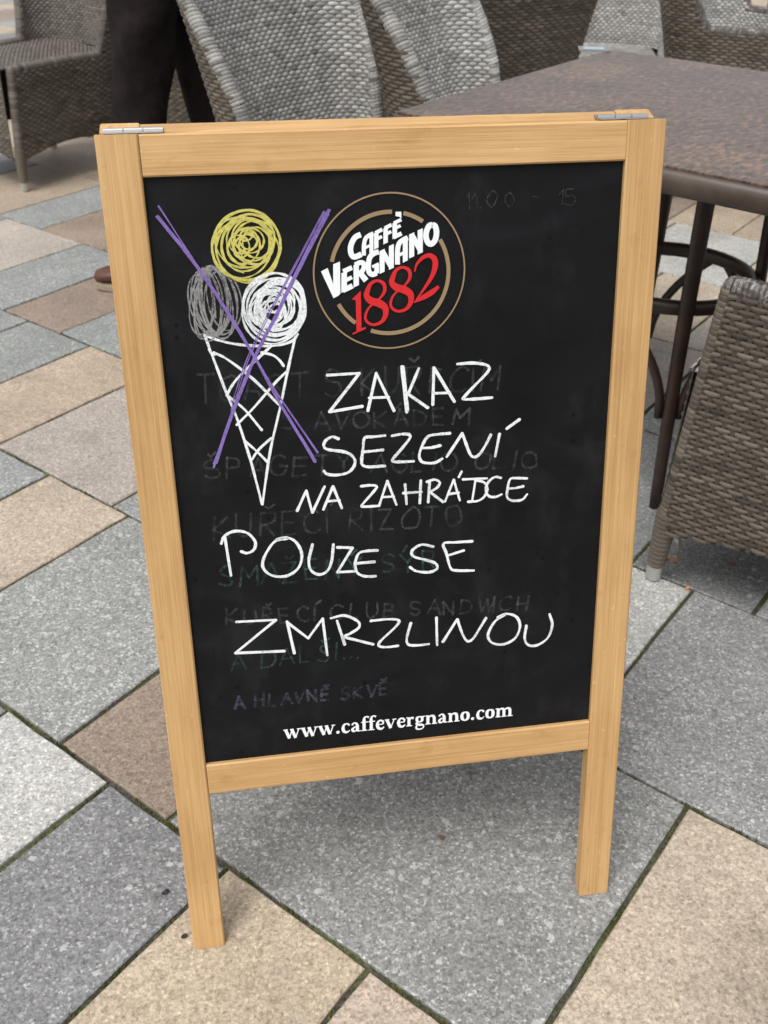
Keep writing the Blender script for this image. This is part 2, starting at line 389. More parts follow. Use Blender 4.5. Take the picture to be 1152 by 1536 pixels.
def slab_geo(mb, s0, s1, t0, t1, cen, r, nseg=1):
    """a slab with a worn arris; nseg > 1 gives the near ones uneven, chipped edges"""
    g = .0032; bv = .0020; dz = r.uniform(-.0009, .0003)
    j = [r.uniform(-.0013, .0013) for _ in range(4)]
    a0, a1, b0, b1 = s0 + g + j[0], s1 - g + j[1], t0 + g + j[2], t1 - g + j[3]
    C4 = [(a0, b0), (a1, b0), (a1, b1), (a0, b1)]; out = []
    for q in range(4):
        p, p2 = C4[q], C4[(q + 1) % 4]; nx, ny = ((0, 1), (-1, 0), (0, -1), (1, 0))[q]
        for k in range(nseg):
            f = k / nseg
            if nseg > 1 and k: f += r.uniform(-.3, .3) / nseg
            e = abs(r.gauss(0, .0007)) + (r.uniform(.001, .003) if r.random() < .06 else 0) if nseg > 1 else 0
            if k == 0 and nseg > 1: e = r.uniform(.0005, .002)
            out.append((p[0] + (p2[0] - p[0]) * f + nx * e, p[1] + (p2[1] - p[1]) * f + ny * e, bv * r.uniform(.7, 1.5) if nseg > 1 else bv))
    cs, ct = (a0 + a1) / 2, (b0 + b1) / 2; n = len(out); V = []
    for lev in range(3):
        for (s, t, w) in out:
            ins = 0 if lev < 2 else w
            ss = s + math.copysign(min(ins, abs(cs - s)), cs - s) * (1 if abs(abs(s - cs) - (a1 - a0) / 2) < .005 else 0)
            tt = t + math.copysign(min(ins, abs(ct - t)), ct - t) * (1 if abs(abs(t - ct) - (b1 - b0) / 2) < .005 else 0)
            p = ground_xy(ss, tt) - cen; V.append((p[0], p[1], (-.03, dz - w, dz)[lev]))
    F = [tuple(range(2 * n, 3 * n))]
    for lev in range(2):
        for q in range(n): F.append((lev * n + q, lev * n + (q + 1) % n, (lev + 1) * n + (q + 1) % n, (lev + 1) * n + q))
    mb.add(V, F)
def slab_object(name, mb, c, r, loc, kind=None):
    o = mb.build(name, M_SLAB, pave, kind=kind); o.location = loc
    v = r.uniform(.93, 1.07); o.color = (c[0] * v, c[1] * v * r.uniform(.99, 1.01), c[2] * v * r.uniform(.975, 1.005), c[3])
    return o
NMAX = 295
for i, (d, s0, s1, t0, t1, c) in enumerate(slabs[:NMAX]):
    cen = ground_xy((s0 + s1) / 2, (t0 + t1) / 2)
    mb = MB(); slab_geo(mb, s0, s1, t0, t1, cen, srng, 10 if i < 60 else 1)
    slab_object('paving_slab', mb, c, srng, (cen[0], cen[1], 0))
if len(slabs) > NMAX:
    for cc in (BLUE, LIGHT, PINK, PALE):
        pass
    groups = {}
    for i, q in enumerate(slabs[NMAX:]): groups.setdefault(q[5], []).append(q)
    for c, L in groups.items():
        mb = MB()
        for (d, s0, s1, t0, t1, _) in L: slab_geo(mb, s0, s1, t0, t1, np.zeros(2), srng)
        slab_object('distant_paving_slabs', mb, c, srng, (0, 0, 0), 'stuff')

# moss growing in the near joints
M_MOSS = worn_brown('green_moss', (.045, .048, .022), (.15, .165, .05), .95)
def moss():
    mb = MB(); r = random.Random(5)
    lines = []
    for (d, s0, s1, t0, t1, c) in slabs[:70]:
        lines += [((s0, t0), (s0, t1)), ((s0, t0), (s1, t0))]
    for (a, b) in lines:
        L = math.hypot(b[0] - a[0], b[1] - a[1]); ph = r.uniform(0, 9)
        n = int(L / .0013)
        for k in range(n):
            f = k / n
            dens = .5 + .5 * math.sin(ph + f * L * 23) * math.sin(1.7 * ph + f * L * 51)
            if r.random() > max(0, dens - .35) * 1.7: continue
            s = a[0] + (b[0] - a[0]) * f + r.gauss(0, .002); t = a[1] + (b[1] - a[1]) * f + r.gauss(0, .002)
            p = ground_xy(s, t); h = r.uniform(.003, .0095) * (.5 + .7 * dens); w = r.uniform(.0014, .003)
            V = []
            a0 = r.uniform(0, 6)
            for q in range(4): V.append((p[0] + w * math.cos(a0 + q * 1.571), p[1] + w * math.sin(a0 + q * 1.571), -.0078))
            V.append((p[0] + r.uniform(-.0015, .0015), p[1] + r.uniform(-.0015, .0015), -.0078 + h))
            mb.add(V, [(0, 1, 4), (1, 2, 4), (2, 3, 4), (3, 0, 4)])
    return mb
mo = moss().build('joint_moss', M_MOSS); mo['kind'] = 'stuff'
tag(mo, 'green moss growing in the joints between the paving slabs', 'moss')

# ------------------------------------------------------------------ A-frame chalkboard sign
X0, Y0, YAW, TILT = -.1639662 * H, .6353243 * H, .1685659, .2139473
PW, PB, PT = .3952404 * H, .2322785 * H, .7857225 * H
O3 = np.array([X0, Y0, 0]); bX = np.array([math.cos(YAW), math.sin(YAW), 0]); bN = np.array([-math.sin(YAW), math.cos(YAW), 0])
bZ = np.array([0, 0, 1.0])
bU = bZ * math.cos(TILT) + bN * math.sin(TILT); bD = bN * math.cos(TILT) - bZ * math.sin(TILT)
base = O3 + bX * PW / 2 + bN * .21
sign = empty('chalkboard_sign', 'pine framed folding chalkboard sign with white handwriting and crossed out ice cream', 'sign', tuple(base))
OFF = tuple(base)
def front(a, b, d): return O3 + bX * a + bU * b + bD * d
SW, TOPB, BOT0 = .0335 * H, .8177 * H, .1972 * H
THK = .020
TOPP = O3 + bU * TOPB + bD * THK + bN * .003
bU2 = bZ * math.cos(TILT) - bN * math.sin(TILT); bD2 = bN * math.cos(TILT) + bZ * math.sin(TILT)
def back(a, c, d): return TOPP + bX * a - bU2 * c + bD2 * d
def member(name, fn, a0, a1, b0, b1, d0, d1, along, parent=sign, bv=.0016, ground=None, seed=0):
    """a bevelled board; b0 may be a function of depth (foot cut flat on the ground)"""
    r = random.Random(seed); ofs = (r.uniform(0, 9), r.uniform(0, 9), r.uniform(0, 9))
    mb = MB(); V = []; W = []; T = []; tone_ = r.uniform(.35, 1.0)
    nseg = 14
    # octagonal section swept along the long axis
    def sect(lo0, lo1):
        return [(lo0 + bv, 0), (lo1 - bv, 0), (lo1, bv), (lo1, d1 - d0 - bv), (lo1 - bv, d1 - d0), (lo0 + bv, d1 - d0), (lo0, d1 - d0 - bv), (lo0, bv)]
    sec = sect(b0, b1) if along == 'a' else sect(a0, a1)
    for k in range(nseg + 1):
        f = k / nseg
        for (q, dd) in sec:
            wob = r.uniform(-.00025, .00025)
            d = d0 + dd + wob
            if along == 'a':
                a = a0 + (a1 - a0) * f; p = fn(a, q, d); W.append((a + ofs[0], q + ofs[1], d + ofs[2]))
            else:
                lo = ground(d) if ground else b0
                b_ = lo + (b1 - lo) * f; p = fn(q, b_, d); W.append((b_ + ofs[0], q + ofs[1], d + ofs[2]))
            V.append(p); T.append(tone_)
    F = []
    for k in range(nseg):
        for i in range(8):
            i2 = (i + 1) % 8; F.append((k * 8 + i, k * 8 + i2, (k + 1) * 8 + i2, (k + 1) * 8 + i))
    F.append(tuple(range(8))[::-1]); F.append(tuple(range(nseg * 8, nseg * 8 + 8)))
    mb.add(V, F, 0, T, W)
    o = mb.build(name, M_WOOD, parent, OFF)
    bm_ = bmesh.new(); bm_.from_mesh(o.data); bmesh.ops.recalc_face_normals(bm_, faces=bm_.faces); bm_.to_mesh(o.data); bm_.free()
    return o
tn_ = math.tan(TILT)
member('front_stile', front, -SW, -.0006, 0, TOPB, 0, THK, 'b', ground=lambda d: d * tn_ + .0005, seed=1)
member('front_stile', front, PW + .0006, PW + SW + .001, 0, TOPB, 0, THK, 'b', ground=lambda d: d * tn_ + .0005, seed=2)
member('top_rail', front, 0, PW, PT, TOPB - .0004, .0008, THK - .001, 'a', seed=3)
member('bottom_rail', front, 0, PW, BOT0, PB, .0008, THK - .001, 'a', seed=4)
zt = TOPP[2]
gb = lambda d: (zt + d * math.sin(TILT)) / math.cos(TILT) - .0005
def back_up(a, b, d): return back(a, -b, d)
member('back_stile', back_up, -SW + .003, -.0006, 0, .0, 0, THK, 'b', ground=lambda d: -gb(d), seed=5)
member('back_stile', back_up, PW + .0006, PW + SW - .003, 0, .0, 0, THK, 'b', ground=lambda d: -gb(d), seed=6)
member('back_rail', back_up, 0, PW, -.040, -.0004, .0008, THK - .001, 'a', seed=7)
member('back_rail', back_up, 0, PW, -(TOPB - BOT0), -(TOPB - PB), .0008, THK - .001, 'a', seed=8)

REC = .0065
def slab_board(name, fn, a0, a1, b0, b1, d0, d1, m, parent):
    mb = MB()
    V = [fn(a, b, d) for d in (d0, d1) for (a, b) in ((a0, b0), (a1, b0), (a1, b1), (a0, b1))]
    mb.add(V, [(0, 1, 2, 3), (7, 6, 5, 4), (0, 4, 5, 1), (1, 5, 6, 2), (2, 6, 7, 3), (3, 7, 4, 0)])
    return mb.build(name, m, parent, OFF)
panel = slab_board('chalk_panel', front, -.0004, PW + .0004, PB - .003, PT + .003, REC, REC + .004, M_PANEL, sign)
slab_board('back_panel', back_up, -.0004, PW + .0004, -(TOPB - PB) - .003, -.038, REC, REC + .004, M_PANEL, sign)

# hinges on the top edges
def hinge(a0, a1):
    mb = MB(); c = O3 + bU * (TOPB + .0026) + bD * (THK - .001)
    L = a1 - a0; cuts = [0, .33, .345, .66, .675, 1.0]
    for k in range(0, 6, 2):
        p0 = c + bX * (a0 + L * cuts[k]); p1 = c + bX * (a0 + L * cuts[k + 1])
        tube(mb, [p0, p1], .0026, 10)
    for (fn, bb, dd) in ((front, TOPB + .0004, -.013), (None, 0, 0)):
        V = []
        for (a, d) in ((a0, 0), (a1, 0), (a1, 1), (a0, 1)):
            if fn: V.append(O3 + bX * a + bU * (TOPB + .0006) + bD * (THK - .002 - d * .010))
            else: V.append(TOPP + bX * a + bU2 * .0006 + bD2 * (.001 + d * .007))
        up = bU if fn else bU2
        V += [v + up * .0008 for v in V]
        mb.add(V, [(3, 2, 1, 0), (4, 5, 6, 7), (0, 1, 5, 4), (1, 2, 6, 5), (2, 3, 7, 6), (3, 0, 4, 7)])
    return mb.build('hinge', M_STEEL, sign, OFF)
hinge(-SW + .007, .022); hinge(PW - .025, PW + SW - .012)

# ---- writing: pixels of the photograph turned into places on the panel's face
PN0 = O3 + bD * REC
def plane(px, py):
    d = ray(px, py); t = ((PN0 - CAM) @ bD) / (d @ bD); p = CAM + t * d - PN0
    return np.array([p @ bX, p @ bU])
LIFT = [0.00012]
def smooth_path(pts, n=7):
    if len(pts) < 3: return [np.array(p, float) for p in pts]
    P = [np.array(p, float) for p in pts]; P = [2 * P[0] - P[1]] + P + [2 * P[-1] - P[-2]]; out = []
    for i in range(1, len(P) - 2):
        for k in range(n):
            t = k / n; a, b, c, d = P[i - 1:i + 3]
            out.append(.5 * (2 * b + (c - a) * t + (2 * a - 5 * b + 4 * c - d) * t * t + (3 * b - a - 3 * c + d) * t ** 3))
    out.append(P[-2]); return out
def ribbon(mb, pts, w, wobble=.12, caps=True, tint=1.0, fade=0, r=rng, ramp_z=0.0):
    """flat stroke of paint on the panel; pts in panel metres; w a width or a list of widths"""
    P = [np.array(p, float) for p in pts]
    ws = list(w) if hasattr(w, '__len__') else [w] * len(P)
    if hasattr(w, '__len__') and len(ws) != len(P): ws = list(np.interp(np.linspace(0, 1, len(P)), np.linspace(0, 1, len(ws)), ws))
    V = []; T = []; F = []
    z = LIFT[0]; LIFT[0] += 1.2e-6
    n = len(P); dz = ramp_z / max(1, n)
    ph = r.uniform(0, 9)
    for i, p in enumerate(P):
        t = P[min(i + 1, n - 1)] - P[max(i - 1, 0)]; L = np.linalg.norm(t)
        t = t / L if L > 1e-9 else np.array([1.0, 0])
        nn = np.array([-t[1], t[0]]); hw = ws[i] / 2 * (1 + wobble * math.sin(ph + i * .37) + wobble * math.sin(ph + i * 1.3) * .5 + wobble * r.uniform(-.5, .5))
        for sgn in (1, -1): V.append(p + nn * hw * sgn)
        tt = tint
        if fade: tt *= max(.25, 1 - fade * r.random())
        T += [tt, tt]
    for i in range(n - 1): F.append((2 * i, 2 * i + 1, 2 * i + 3, 2 * i + 2))
    zs = [z + dz * (k // 2) for k in range(len(V))]
    if caps:
        for (i, sg) in ((0, -1), (n - 1, 1)):
            p = P[i]; q = P[1] if i == 0 else P[n - 2]
            t = p - q; t /= max(1e-9, np.linalg.norm(t)); nn = np.array([-t[1], t[0]]); hw = ws[i] / 2
            idx = len(V); K_ = 5
            for k in range(1, K_):
                an = math.pi * k / K_; V.append(p + nn * hw * math.cos(an) + t * hw * math.sin(an) * .9); T.append(T[2 * i]); zs.append(zs[2 * i])
            a, b = (2 * i, 2 * i + 1) if i else (1, 0)
            F.append((a,) + tuple(range(idx, idx + K_ - 1)) + (b,))
    LIFT[0] += max(0, ramp_z)
    W3 = [PN0 + bX * v[0] + bU * v[1] - bD * zz for v, zz in zip(V, zs)]
    mb.add(W3, F, 0, T)
def zoomer(x0, y0, sc_): return lambda p: plane(x0 + p[0] / sc_, y0 + p[1] / sc_)
def draw(name, strokes, zf, w, m, lab=None, **kw):
    mb = MB()
    for st in strokes:
        sharp = st[0] == '/'; pts = [zf(p) for p in (st[1:] if sharp else st)]
        if sharp:
            Q = []
            for a, b in zip(pts[:-1], pts[1:]):
                for k in range(6): Q.append(a + (b - a) * k / 6)
            Q.append(pts[-1])
            # one ribbon per straight leg, so corners stay crisp
            for i in range(len(pts) - 1): ribbon(mb, Q[i * 6:i * 6 + 7], w, **kw)
        else: ribbon(mb, smooth_path(pts), w, **kw)
    o = mb.build(name, m, panel, OFF)
    if lab: o['label'] = lab
    return o
Z7 = zoomer(420, 520, 2.6182); Z8 = zoomer(280, 760, 1.98621); Z6 = zoomer(250, 500, 3.84); Z3 = zoomer(200, 260, 3.84); Z4 = zoomer(460, 270, 4.43077)
WP = .0031
draw('handwritten_word', [
    ['/', (185, 112), (312, 104), (194, 256), (324, 234)],
    ['/', (345, 252), (378, 104), (448, 252)], ['/', (350, 201), (427, 198)],
    ['/', (478, 78), (498, 258)], ['/', (483, 78), (501, 250)], ['/', (545, 86), (503, 186), (581, 240)],
    ['/', (600, 228), (604, 82), (685, 216)], ['/', (600, 183), (667, 181)],
    [(697, 68), (755, 64), (805, 70), (822, 84), (808, 108), (765, 152), (724, 196), (722, 206), (770, 205), (832, 200)]], Z7, WP, M_WHITE, 'white handwritten word ZAKAZ')
draw('handwritten_word', [
    [(230, 362), (205, 354), (180, 368), (172, 390), (190, 404), (260, 415), (292, 440), (290, 470), (265, 495), (220, 504), (185, 500), (172, 488)],
    [(412, 349), (365, 354), (332, 359), (326, 400), (321, 440), (324, 464), (350, 472), (412, 468)], [(327, 413), (360, 410), (405, 405)],
    [(440, 350), (480, 343), (508, 346), (508, 362), (478, 400), (444, 440), (446, 451), (480, 452), (525, 450)],
    [(668, 340), (620, 344), (582, 352), (560, 385), (547, 425), (555, 450), (580, 457), (610, 455), (637, 440)], [(562, 398), (595, 396), (630, 388)],
    ['/', (655, 432), (716, 340)], [(716, 340), (730, 380), (748, 424), (766, 433), (785, 420), (808, 385), (828, 345)],
    ['/', (862, 342), (845, 430)], ['/', (890, 322), (941, 285)]], Z7, WP, M_WHITE, 'white handwritten word SEZENÍ')
draw('handwritten_word', [
    ['/', (67, 645), (103, 565), (127, 652), (175, 549)], ['/', (170, 640), (208, 548), (243, 634)], ['/', (188, 607), (234, 603)]],
    Z7, .0028, M_WHITE, 'white handwritten word NA')
draw('handwritten_word', [
    [(318, 548), (355, 544), (380, 549), (365, 572), (325, 618), (326, 628), (388, 625)],
    ['/', (389, 625), (421, 527), (457, 620)], ['/', (400, 591), (447, 588)],
    ['/', (491, 540), (497, 618)], ['/', (553, 525), (549, 615)], ['/', (483, 575), (556, 570)],
    ['/', (588, 525), (582, 611)], [(576, 531), (606, 522), (627, 533), (616, 554), (588, 570)], ['/', (588, 570), (641, 610)],
    ['/', (648, 608), (682, 522), (706, 603)], ['/', (660, 579), (702, 573)], ['/', (702, 512), (713, 490)],
    ['/', (718, 521), (812, 517)], ['/', (768, 521), (755, 603)], [(766, 524), (800, 532), (814, 555), (805, 585), (778, 605), (738, 609)],
    [(868, 515), (843, 512), (818, 532), (808, 562), (820, 586), (845, 590), (870, 580)],
    [(970, 517), (930, 516), (904, 520), (894, 555), (892, 590), (912, 604), (950, 601), (970, 580)], [(900, 557), (925, 555), (956, 548)]],
    Z7, .0028, M_WHITE, 'white handwritten word ZAHRÁDCE')
draw('handwritten_word', [
    ['/', (114, 92), (132, 205)], [(103, 110), (112, 88), (142, 73), (180, 78), (204, 104), (200, 128), (180, 138), (162, 133)],
    [(300, 94), (262, 104), (232, 148), (228, 182), (255, 205), (298, 206), (333, 182), (343, 142), (326, 106), (298, 92), (268, 98)],
    [(375, 112), (364, 160), (371, 190), (396, 202), (420, 190), (432, 160), (437, 112)],
    ['/', (448, 121), (494, 122), (449, 195), (505, 192)],
    [(569, 130), (535, 132), (512, 140), (502, 170), (508, 196), (530, 207), (563, 207)], ['/', (503, 169), (560, 164)]],
    Z8, WP, M_WHITE, 'white handwritten word POUZE')
draw('handwritten_word', [
    [(735, 119), (700, 113), (672, 130), (676, 148), (710, 158), (740, 168), (746, 184), (722, 195), (685, 192), (665, 180)],
    [(851, 103), (800, 106), (765, 110), (774, 140), (786, 182), (805, 190), (855, 190)], ['/', (776, 146), (826, 130)]],
    Z8, WP, M_WHITE, 'white handwritten word SE')
draw('handwritten_word', [
    ['/', (148, 343), (266, 337), (145, 436), (292, 430)],
    ['/', (299, 342), (321, 437)], ['/', (299, 344), (362, 392), (405, 333), (419, 442)],
    ['/', (448, 340), (471, 411)], [(430, 332), (470, 324), (508, 340), (514, 358), (490, 376), (464, 387)], ['/', (464, 387), (556, 410)],
    [(548, 340), (600, 335), (632, 339), (622, 358), (576, 402), (576, 416), (600, 418), (630, 414)],
    [(668, 346), (656, 390), (660, 410), (685, 413), (721, 409)], ['/', (744, 330), (746, 412)],
    ['/', (763, 403), (806, 335)], [(806, 335), (822, 380), (836, 400), (852, 394), (872, 364), (892, 331)],
    [(948, 322), (918, 342), (898, 380), (908, 404), (942, 410), (978, 392), (993, 356), (982, 328), (952, 319), (926, 330)],
    [(1012, 354), (1007, 392), (1018, 412), (1045, 412), (1076, 390), (1089, 352), (1081, 320)]],
    Z8, WP, M_WHITE, 'white handwritten word ZMRZLINOU')
draw('drawn_cone', [
    [(218, 8), (250, 95), (290, 200), (345, 345), (405, 490), (480, 720), (520, 870), (550, 985)],
    [(740, 25), (700, 200), (655, 420), (600, 660), (570, 850), (552, 985)],
    [(216, 8), (300, 40), (400, 62), (520, 72), (640, 68), (720, 45), (755, 5)],
    [(245, 90), (258, 115), (275, 122)],
    [(270, 110), (350, 150), (500, 265), (645, 410)], [(345, 358), (380, 295), (430, 235), (540, 130), (605, 70)],
    [(545, 110), (610, 125), (650, 155), (674, 188)], [(352, 360), (450, 440), (548, 557)],
    [(403, 527), (500, 430), (620, 290), (688, 222)], [(453, 622), (520, 680), (580, 740)], [(488, 732), (530, 670), (602, 603)]],
    Z6, .0026, M_WHITE, 'white ice cream cone outline with lattice')
def scribble(name, m, cx, cy, rx, ry, loops, w, seed, lab, inner=.12, rot=0.0, wander=.26, fade=0, coil=False):
    """one continuous scribbled line: wandering ellipses that shrink, or a sideways coil of tall ones"""
    r = random.Random(seed); mb = MB(); pts = []
    n = 22; par = []
    for l in range(loops + 2):
        f = l / loops
        if coil:
            ox = (-.52 + 1.04 * ((l * .61803) % 1)); q = math.sqrt(max(.05, 1 - ox * ox))
            par.append((ox * .85 + r.uniform(-.06, .06), r.uniform(-.08, .08), r.uniform(.30, .52), q * r.uniform(.86, 1.02), r.uniform(-.12, .12)))
        else:
            g = inner + (1 - inner) * (1 - ((f * 1.0) % 1.0)) ** .75 if l < loops else inner
            g = min(1, g * r.uniform(.72, 1.15)); k = min(wander, max(0, 1.03 - g) * .75)
            par.append((r.uniform(-k, k), r.uniform(-k, k), g * r.uniform(.80, 1.02), g * r.uniform(.86, 1.03), r.uniform(-.5, .5)))
    par[0] = (0, 0, par[0][2], par[0][3], 0)
    c, s_ = math.cos(rot), math.sin(rot); k1 = r.uniform(0, 6)
    for i in range(loops * n + 1):
        l = i // n; t = (i % n) / n; t = t * t * (3 - 2 * t)
        A, B = par[l], par[l + 1]; P = [A[q] + (B[q] - A[q]) * t for q in range(5)]
        an = 2 * math.pi * i / n + k1
        x, y = P[2] * math.cos(an), P[3] * math.sin(an)
        x, y = x * math.cos(P[4]) - y * math.sin(P[4]) + P[0], x * math.sin(P[4]) + y * math.cos(P[4]) + P[1]
        x, y = x * rx, y * ry
        pts.append(Z3((cx + x * c - y * s_, cy + x * s_ + y * c)))
    pts = smooth_path(pts, 3)
    ribbon(mb, pts, w, wobble=.3, fade=fade, r=r, ramp_z=len(pts) * 2.5e-7)
    o = mb.build(name, m, panel, OFF); o['label'] = lab; return o
scribble('drawn_scoop', M_GREYPEN, 456, 742, 190, 214, 15, .0014, 3, 'grey scribbled ice cream scoop', rot=-.12, fade=.45, coil=True)
scribble('drawn_scoop', M_YELLOW, 663, 416, 222, 222, 18, .0017, 4, 'yellow scribbled ice cream scoop', inner=.16, rot=.3, fade=.12)
scribble('drawn_scoop', M_WHITE, 815, 775, 206, 224, 20, .0020, 8, 'white scribbled ice cream scoop', inner=.16, rot=.25, fade=.08)
def px_(p): return plane(*p)
cr = random.Random(12); mb = MB()
def bundle(path, nst, spread, w, a_var, b_var):
    for k in range(nst):
        o0, o1 = cr.gauss(0, spread), cr.gauss(0, spread)
        P = [np.array(p, float) for p in path]
        d = P[-1] - P[0]; d /= np.linalg.norm(d); nn = np.array([-d[1], d[0]])
        P = [p + nn * (o0 + (o1 - o0) * i / (len(P) - 1)) for i, p in enumerate(P)]
        P[0] = P[0] + d * cr.uniform(0, a_var); P[-1] = P[-1] - d * cr.uniform(0, b_var)
        ribbon(mb, smooth_path([plane(*p) for p in P], 10), w, wobble=.2, fade=.25, r=cr)
bundle([(233, 321), (294, 398), (346, 476), (383, 538), (424, 612), (474, 694)], 5, 1.2, .0022, 14, 12)
bundle([(236, 307), (262, 346), (310, 420), (360, 500), (412, 582), (482, 684)], 2, 1.2, .0011, 6, 8)
bundle([(494, 313), (444, 411), (414, 474), (385, 530), (352, 612), (320, 702)], 5, 1.2, .0022, 10, 10)
bundle([(488, 316), (432, 420), (400, 480), (372, 540), (355, 590), (345, 625)], 2, 1.5, .0011, 8, 20)
o = mb.build('drawn_cross', M_PURPLE, panel, OFF); o['label'] = 'purple cross struck through the ice cream drawing'

# printed roundel
logo_c = Z4((552, 614)); R1 = abs(Z4((1052, 614))[0] - Z4((50, 614))[0]) / 2
def ring(mb, cx, cy, rad, w, a0, a1):
    n = max(8, int(abs(a1 - a0) / 4))
    ribbon(mb, [(cx + rad * math.cos(math.radians(a0 + (a1 - a0) * k / n)), cy + rad * math.sin(math.radians(a0 + (a1 - a0) * k / n))) for k in range(n + 1)], w, wobble=0, caps=False)
mb = MB(); ring(mb, *logo_c, R1, .0016, 0, 360)
ic = Z4((553, 622)); R2 = R1 * .782
for a0, a1 in ((166, 87), (76, 55.5), (31.5, -110.5), (-127.5, -152.5)): ring(mb, *ic, R2, .0041, a0, a1)
mb.build('printed_ring', M_LOGOG, panel, OFF)
def poly(mb, pts):
    z = LIFT[0]; LIFT[0] += 1.2e-6
    W3 = [PN0 + bX * v[0] + bU * v[1] - bD * z for v in (Z4(p) for p in pts)]
    mb.add(W3, [tuple(range(len(pts)))])
ZS = .00076 / 4.43          # metres on the panel per zoomed pixel here
def heavy(mb, strokes, w):
    for st in strokes:
        ww = w
        if isinstance(st[0], (int, float)): ww, st = st[0], st[1:]
        sm = st[0] == '~'; P = [Z4(p) for p in (st[1:] if sm else st)]
        if sm: ribbon(mb, smooth_path(P, 6), ww * ZS, wobble=0, caps=False)
        else:
            for a, b in zip(P[:-1], P[1:]): ribbon(mb, [a, b], ww * ZS, wobble=0, caps=False)
mb = MB()
Z5 = zoomer(480, 315, 6.227); ZS5 = .00071 / 6.227
def poly5(pts):
    z = LIFT[0]; LIFT[0] += 1.2e-6
    mb.add([PN0 + bX * v[0] + bU * v[1] - bD * z for v in (Z5(p) for p in pts)], [tuple(range(len(pts)))])
def stem(x0, x1, yt, yb): d = -.46 * (x1 - x0); poly5([(x0, yt), (x0, yb), (x1, yb + d), (x1, yt + d)])
def bar(w, *P): ribbon(mb, [Z5(p) for p in P], w * ZS5, wobble=0, caps=False)
def arc(w, *P): ribbon(mb, smooth_path([Z5(p) for p in P], 6), w * ZS5, wobble=0, caps=False)
arc(48, (380, 228), (332, 250), (298, 300), (283, 360), (292, 414), (322, 437), (386, 412))          # C
arc(36, (408, 424), (409, 330), (424, 266), (455, 238), (496, 218)); stem(460, 497, 224, 408); bar(24, (408, 358), (482, 322))
stem(503, 545, 214, 368); bar(32, (515, 214), (581, 180)); bar(28, (530, 270), (577, 246))            # F
stem(590, 632, 172, 320); bar(32, (602, 170), (667, 136)); bar(28, (616, 224), (664, 199))            # F
stem(675, 718, 124, 272); bar(30, (688, 122), (758, 88)); bar(26, (700, 170), (752, 144)); bar(36, (686, 254), (760, 217))
poly5([(704, 15), (704, 56), (740, 62), (758, 78), (758, 15)])
poly5([(8, 572), (125, 822), (175, 796), (190, 774), (185, 480), (122, 506), (122, 690), (70, 540)])
stem(198, 250, 590, 772); bar(42, (215, 574), (298, 535)); bar(34, (230, 660), (298, 626)); bar(46, (212, 750), (303, 706))
stem(312, 362, 512, 722); arc(42, (325, 512), (370, 490), (402, 495), (409, 530), (392, 570), (345, 602)); bar(50, (372, 585), (430, 658))
arc(46, (548, 388), (502, 404), (464, 442), (450, 510), (456, 574), (486, 600), (530, 586)); stem(506, 550, 520, 606); bar(26, (486, 530), (548, 500))
stem(555, 602, 382, 596); bar(46, (578, 380), (666, 532)); stem(642, 688, 336, 558)
arc(44, (722, 508), (722, 385), (736, 314), (772, 280), (818, 258)); stem(772, 818, 272, 490); bar(28, (722, 426), (798, 390))
stem(830, 878, 228, 452); bar(46, (853, 226), (936, 376)); stem(910, 958, 190, 414)
arc(50, (1050, 136), (1015, 150), (991, 205), (990, 262), (1010, 306), (1042, 314), (1074, 276), (1086, 210), (1074, 152), (1044, 137))
mb.build('printed_name', M_LOGOW, panel, OFF)
mb = MB()
poly(mb, [(325, 798), (299, 792), (358, 735), (364, 984), (392, 974), (392, 988), (305, 1027), (303, 1017), (330, 1004)])
def eight(dx, dy):
    P = [(402, 735), (397, 768), (425, 800), (480, 818), (520, 848), (522, 900), (492, 944), (440, 960), (398, 938), (390, 898), (415, 845), (480, 790), (516, 738), (510, 688), (468, 668), (425, 688), (402, 735)]
    W_ = [30, 34, 42, 46, 40, 30, 20, 16, 16, 16, 12, 12, 20, 22, 16, 20, 30]
    Q = smooth_path([Z4((x + dx, y + dy)) for x, y in P], 6)
    ribbon(mb, Q, [w * ZS for w in W_], wobble=0, caps=False, ramp_z=1e-5)
eight(0, 0); eight(168, -89)
P2 = [(716, 608), (730, 560), (770, 515), (815, 500), (848, 525), (852, 575), (830, 640), (780, 720), (712, 815)]
ribbon(mb, smooth_path([Z4(p) for p in P2], 6), [w * ZS for w in (8, 14, 22, 26, 34, 34, 26, 16, 6)], wobble=0, caps=False)
ribbon(mb, smooth_path([Z4(p) for p in [(712, 812), (770, 780), (830, 745), (876, 706)]], 6), [w * ZS for w in (8, 30, 34, 18)], wobble=0, caps=False)
mb.build('printed_year', M_LOGOR, panel, OFF)

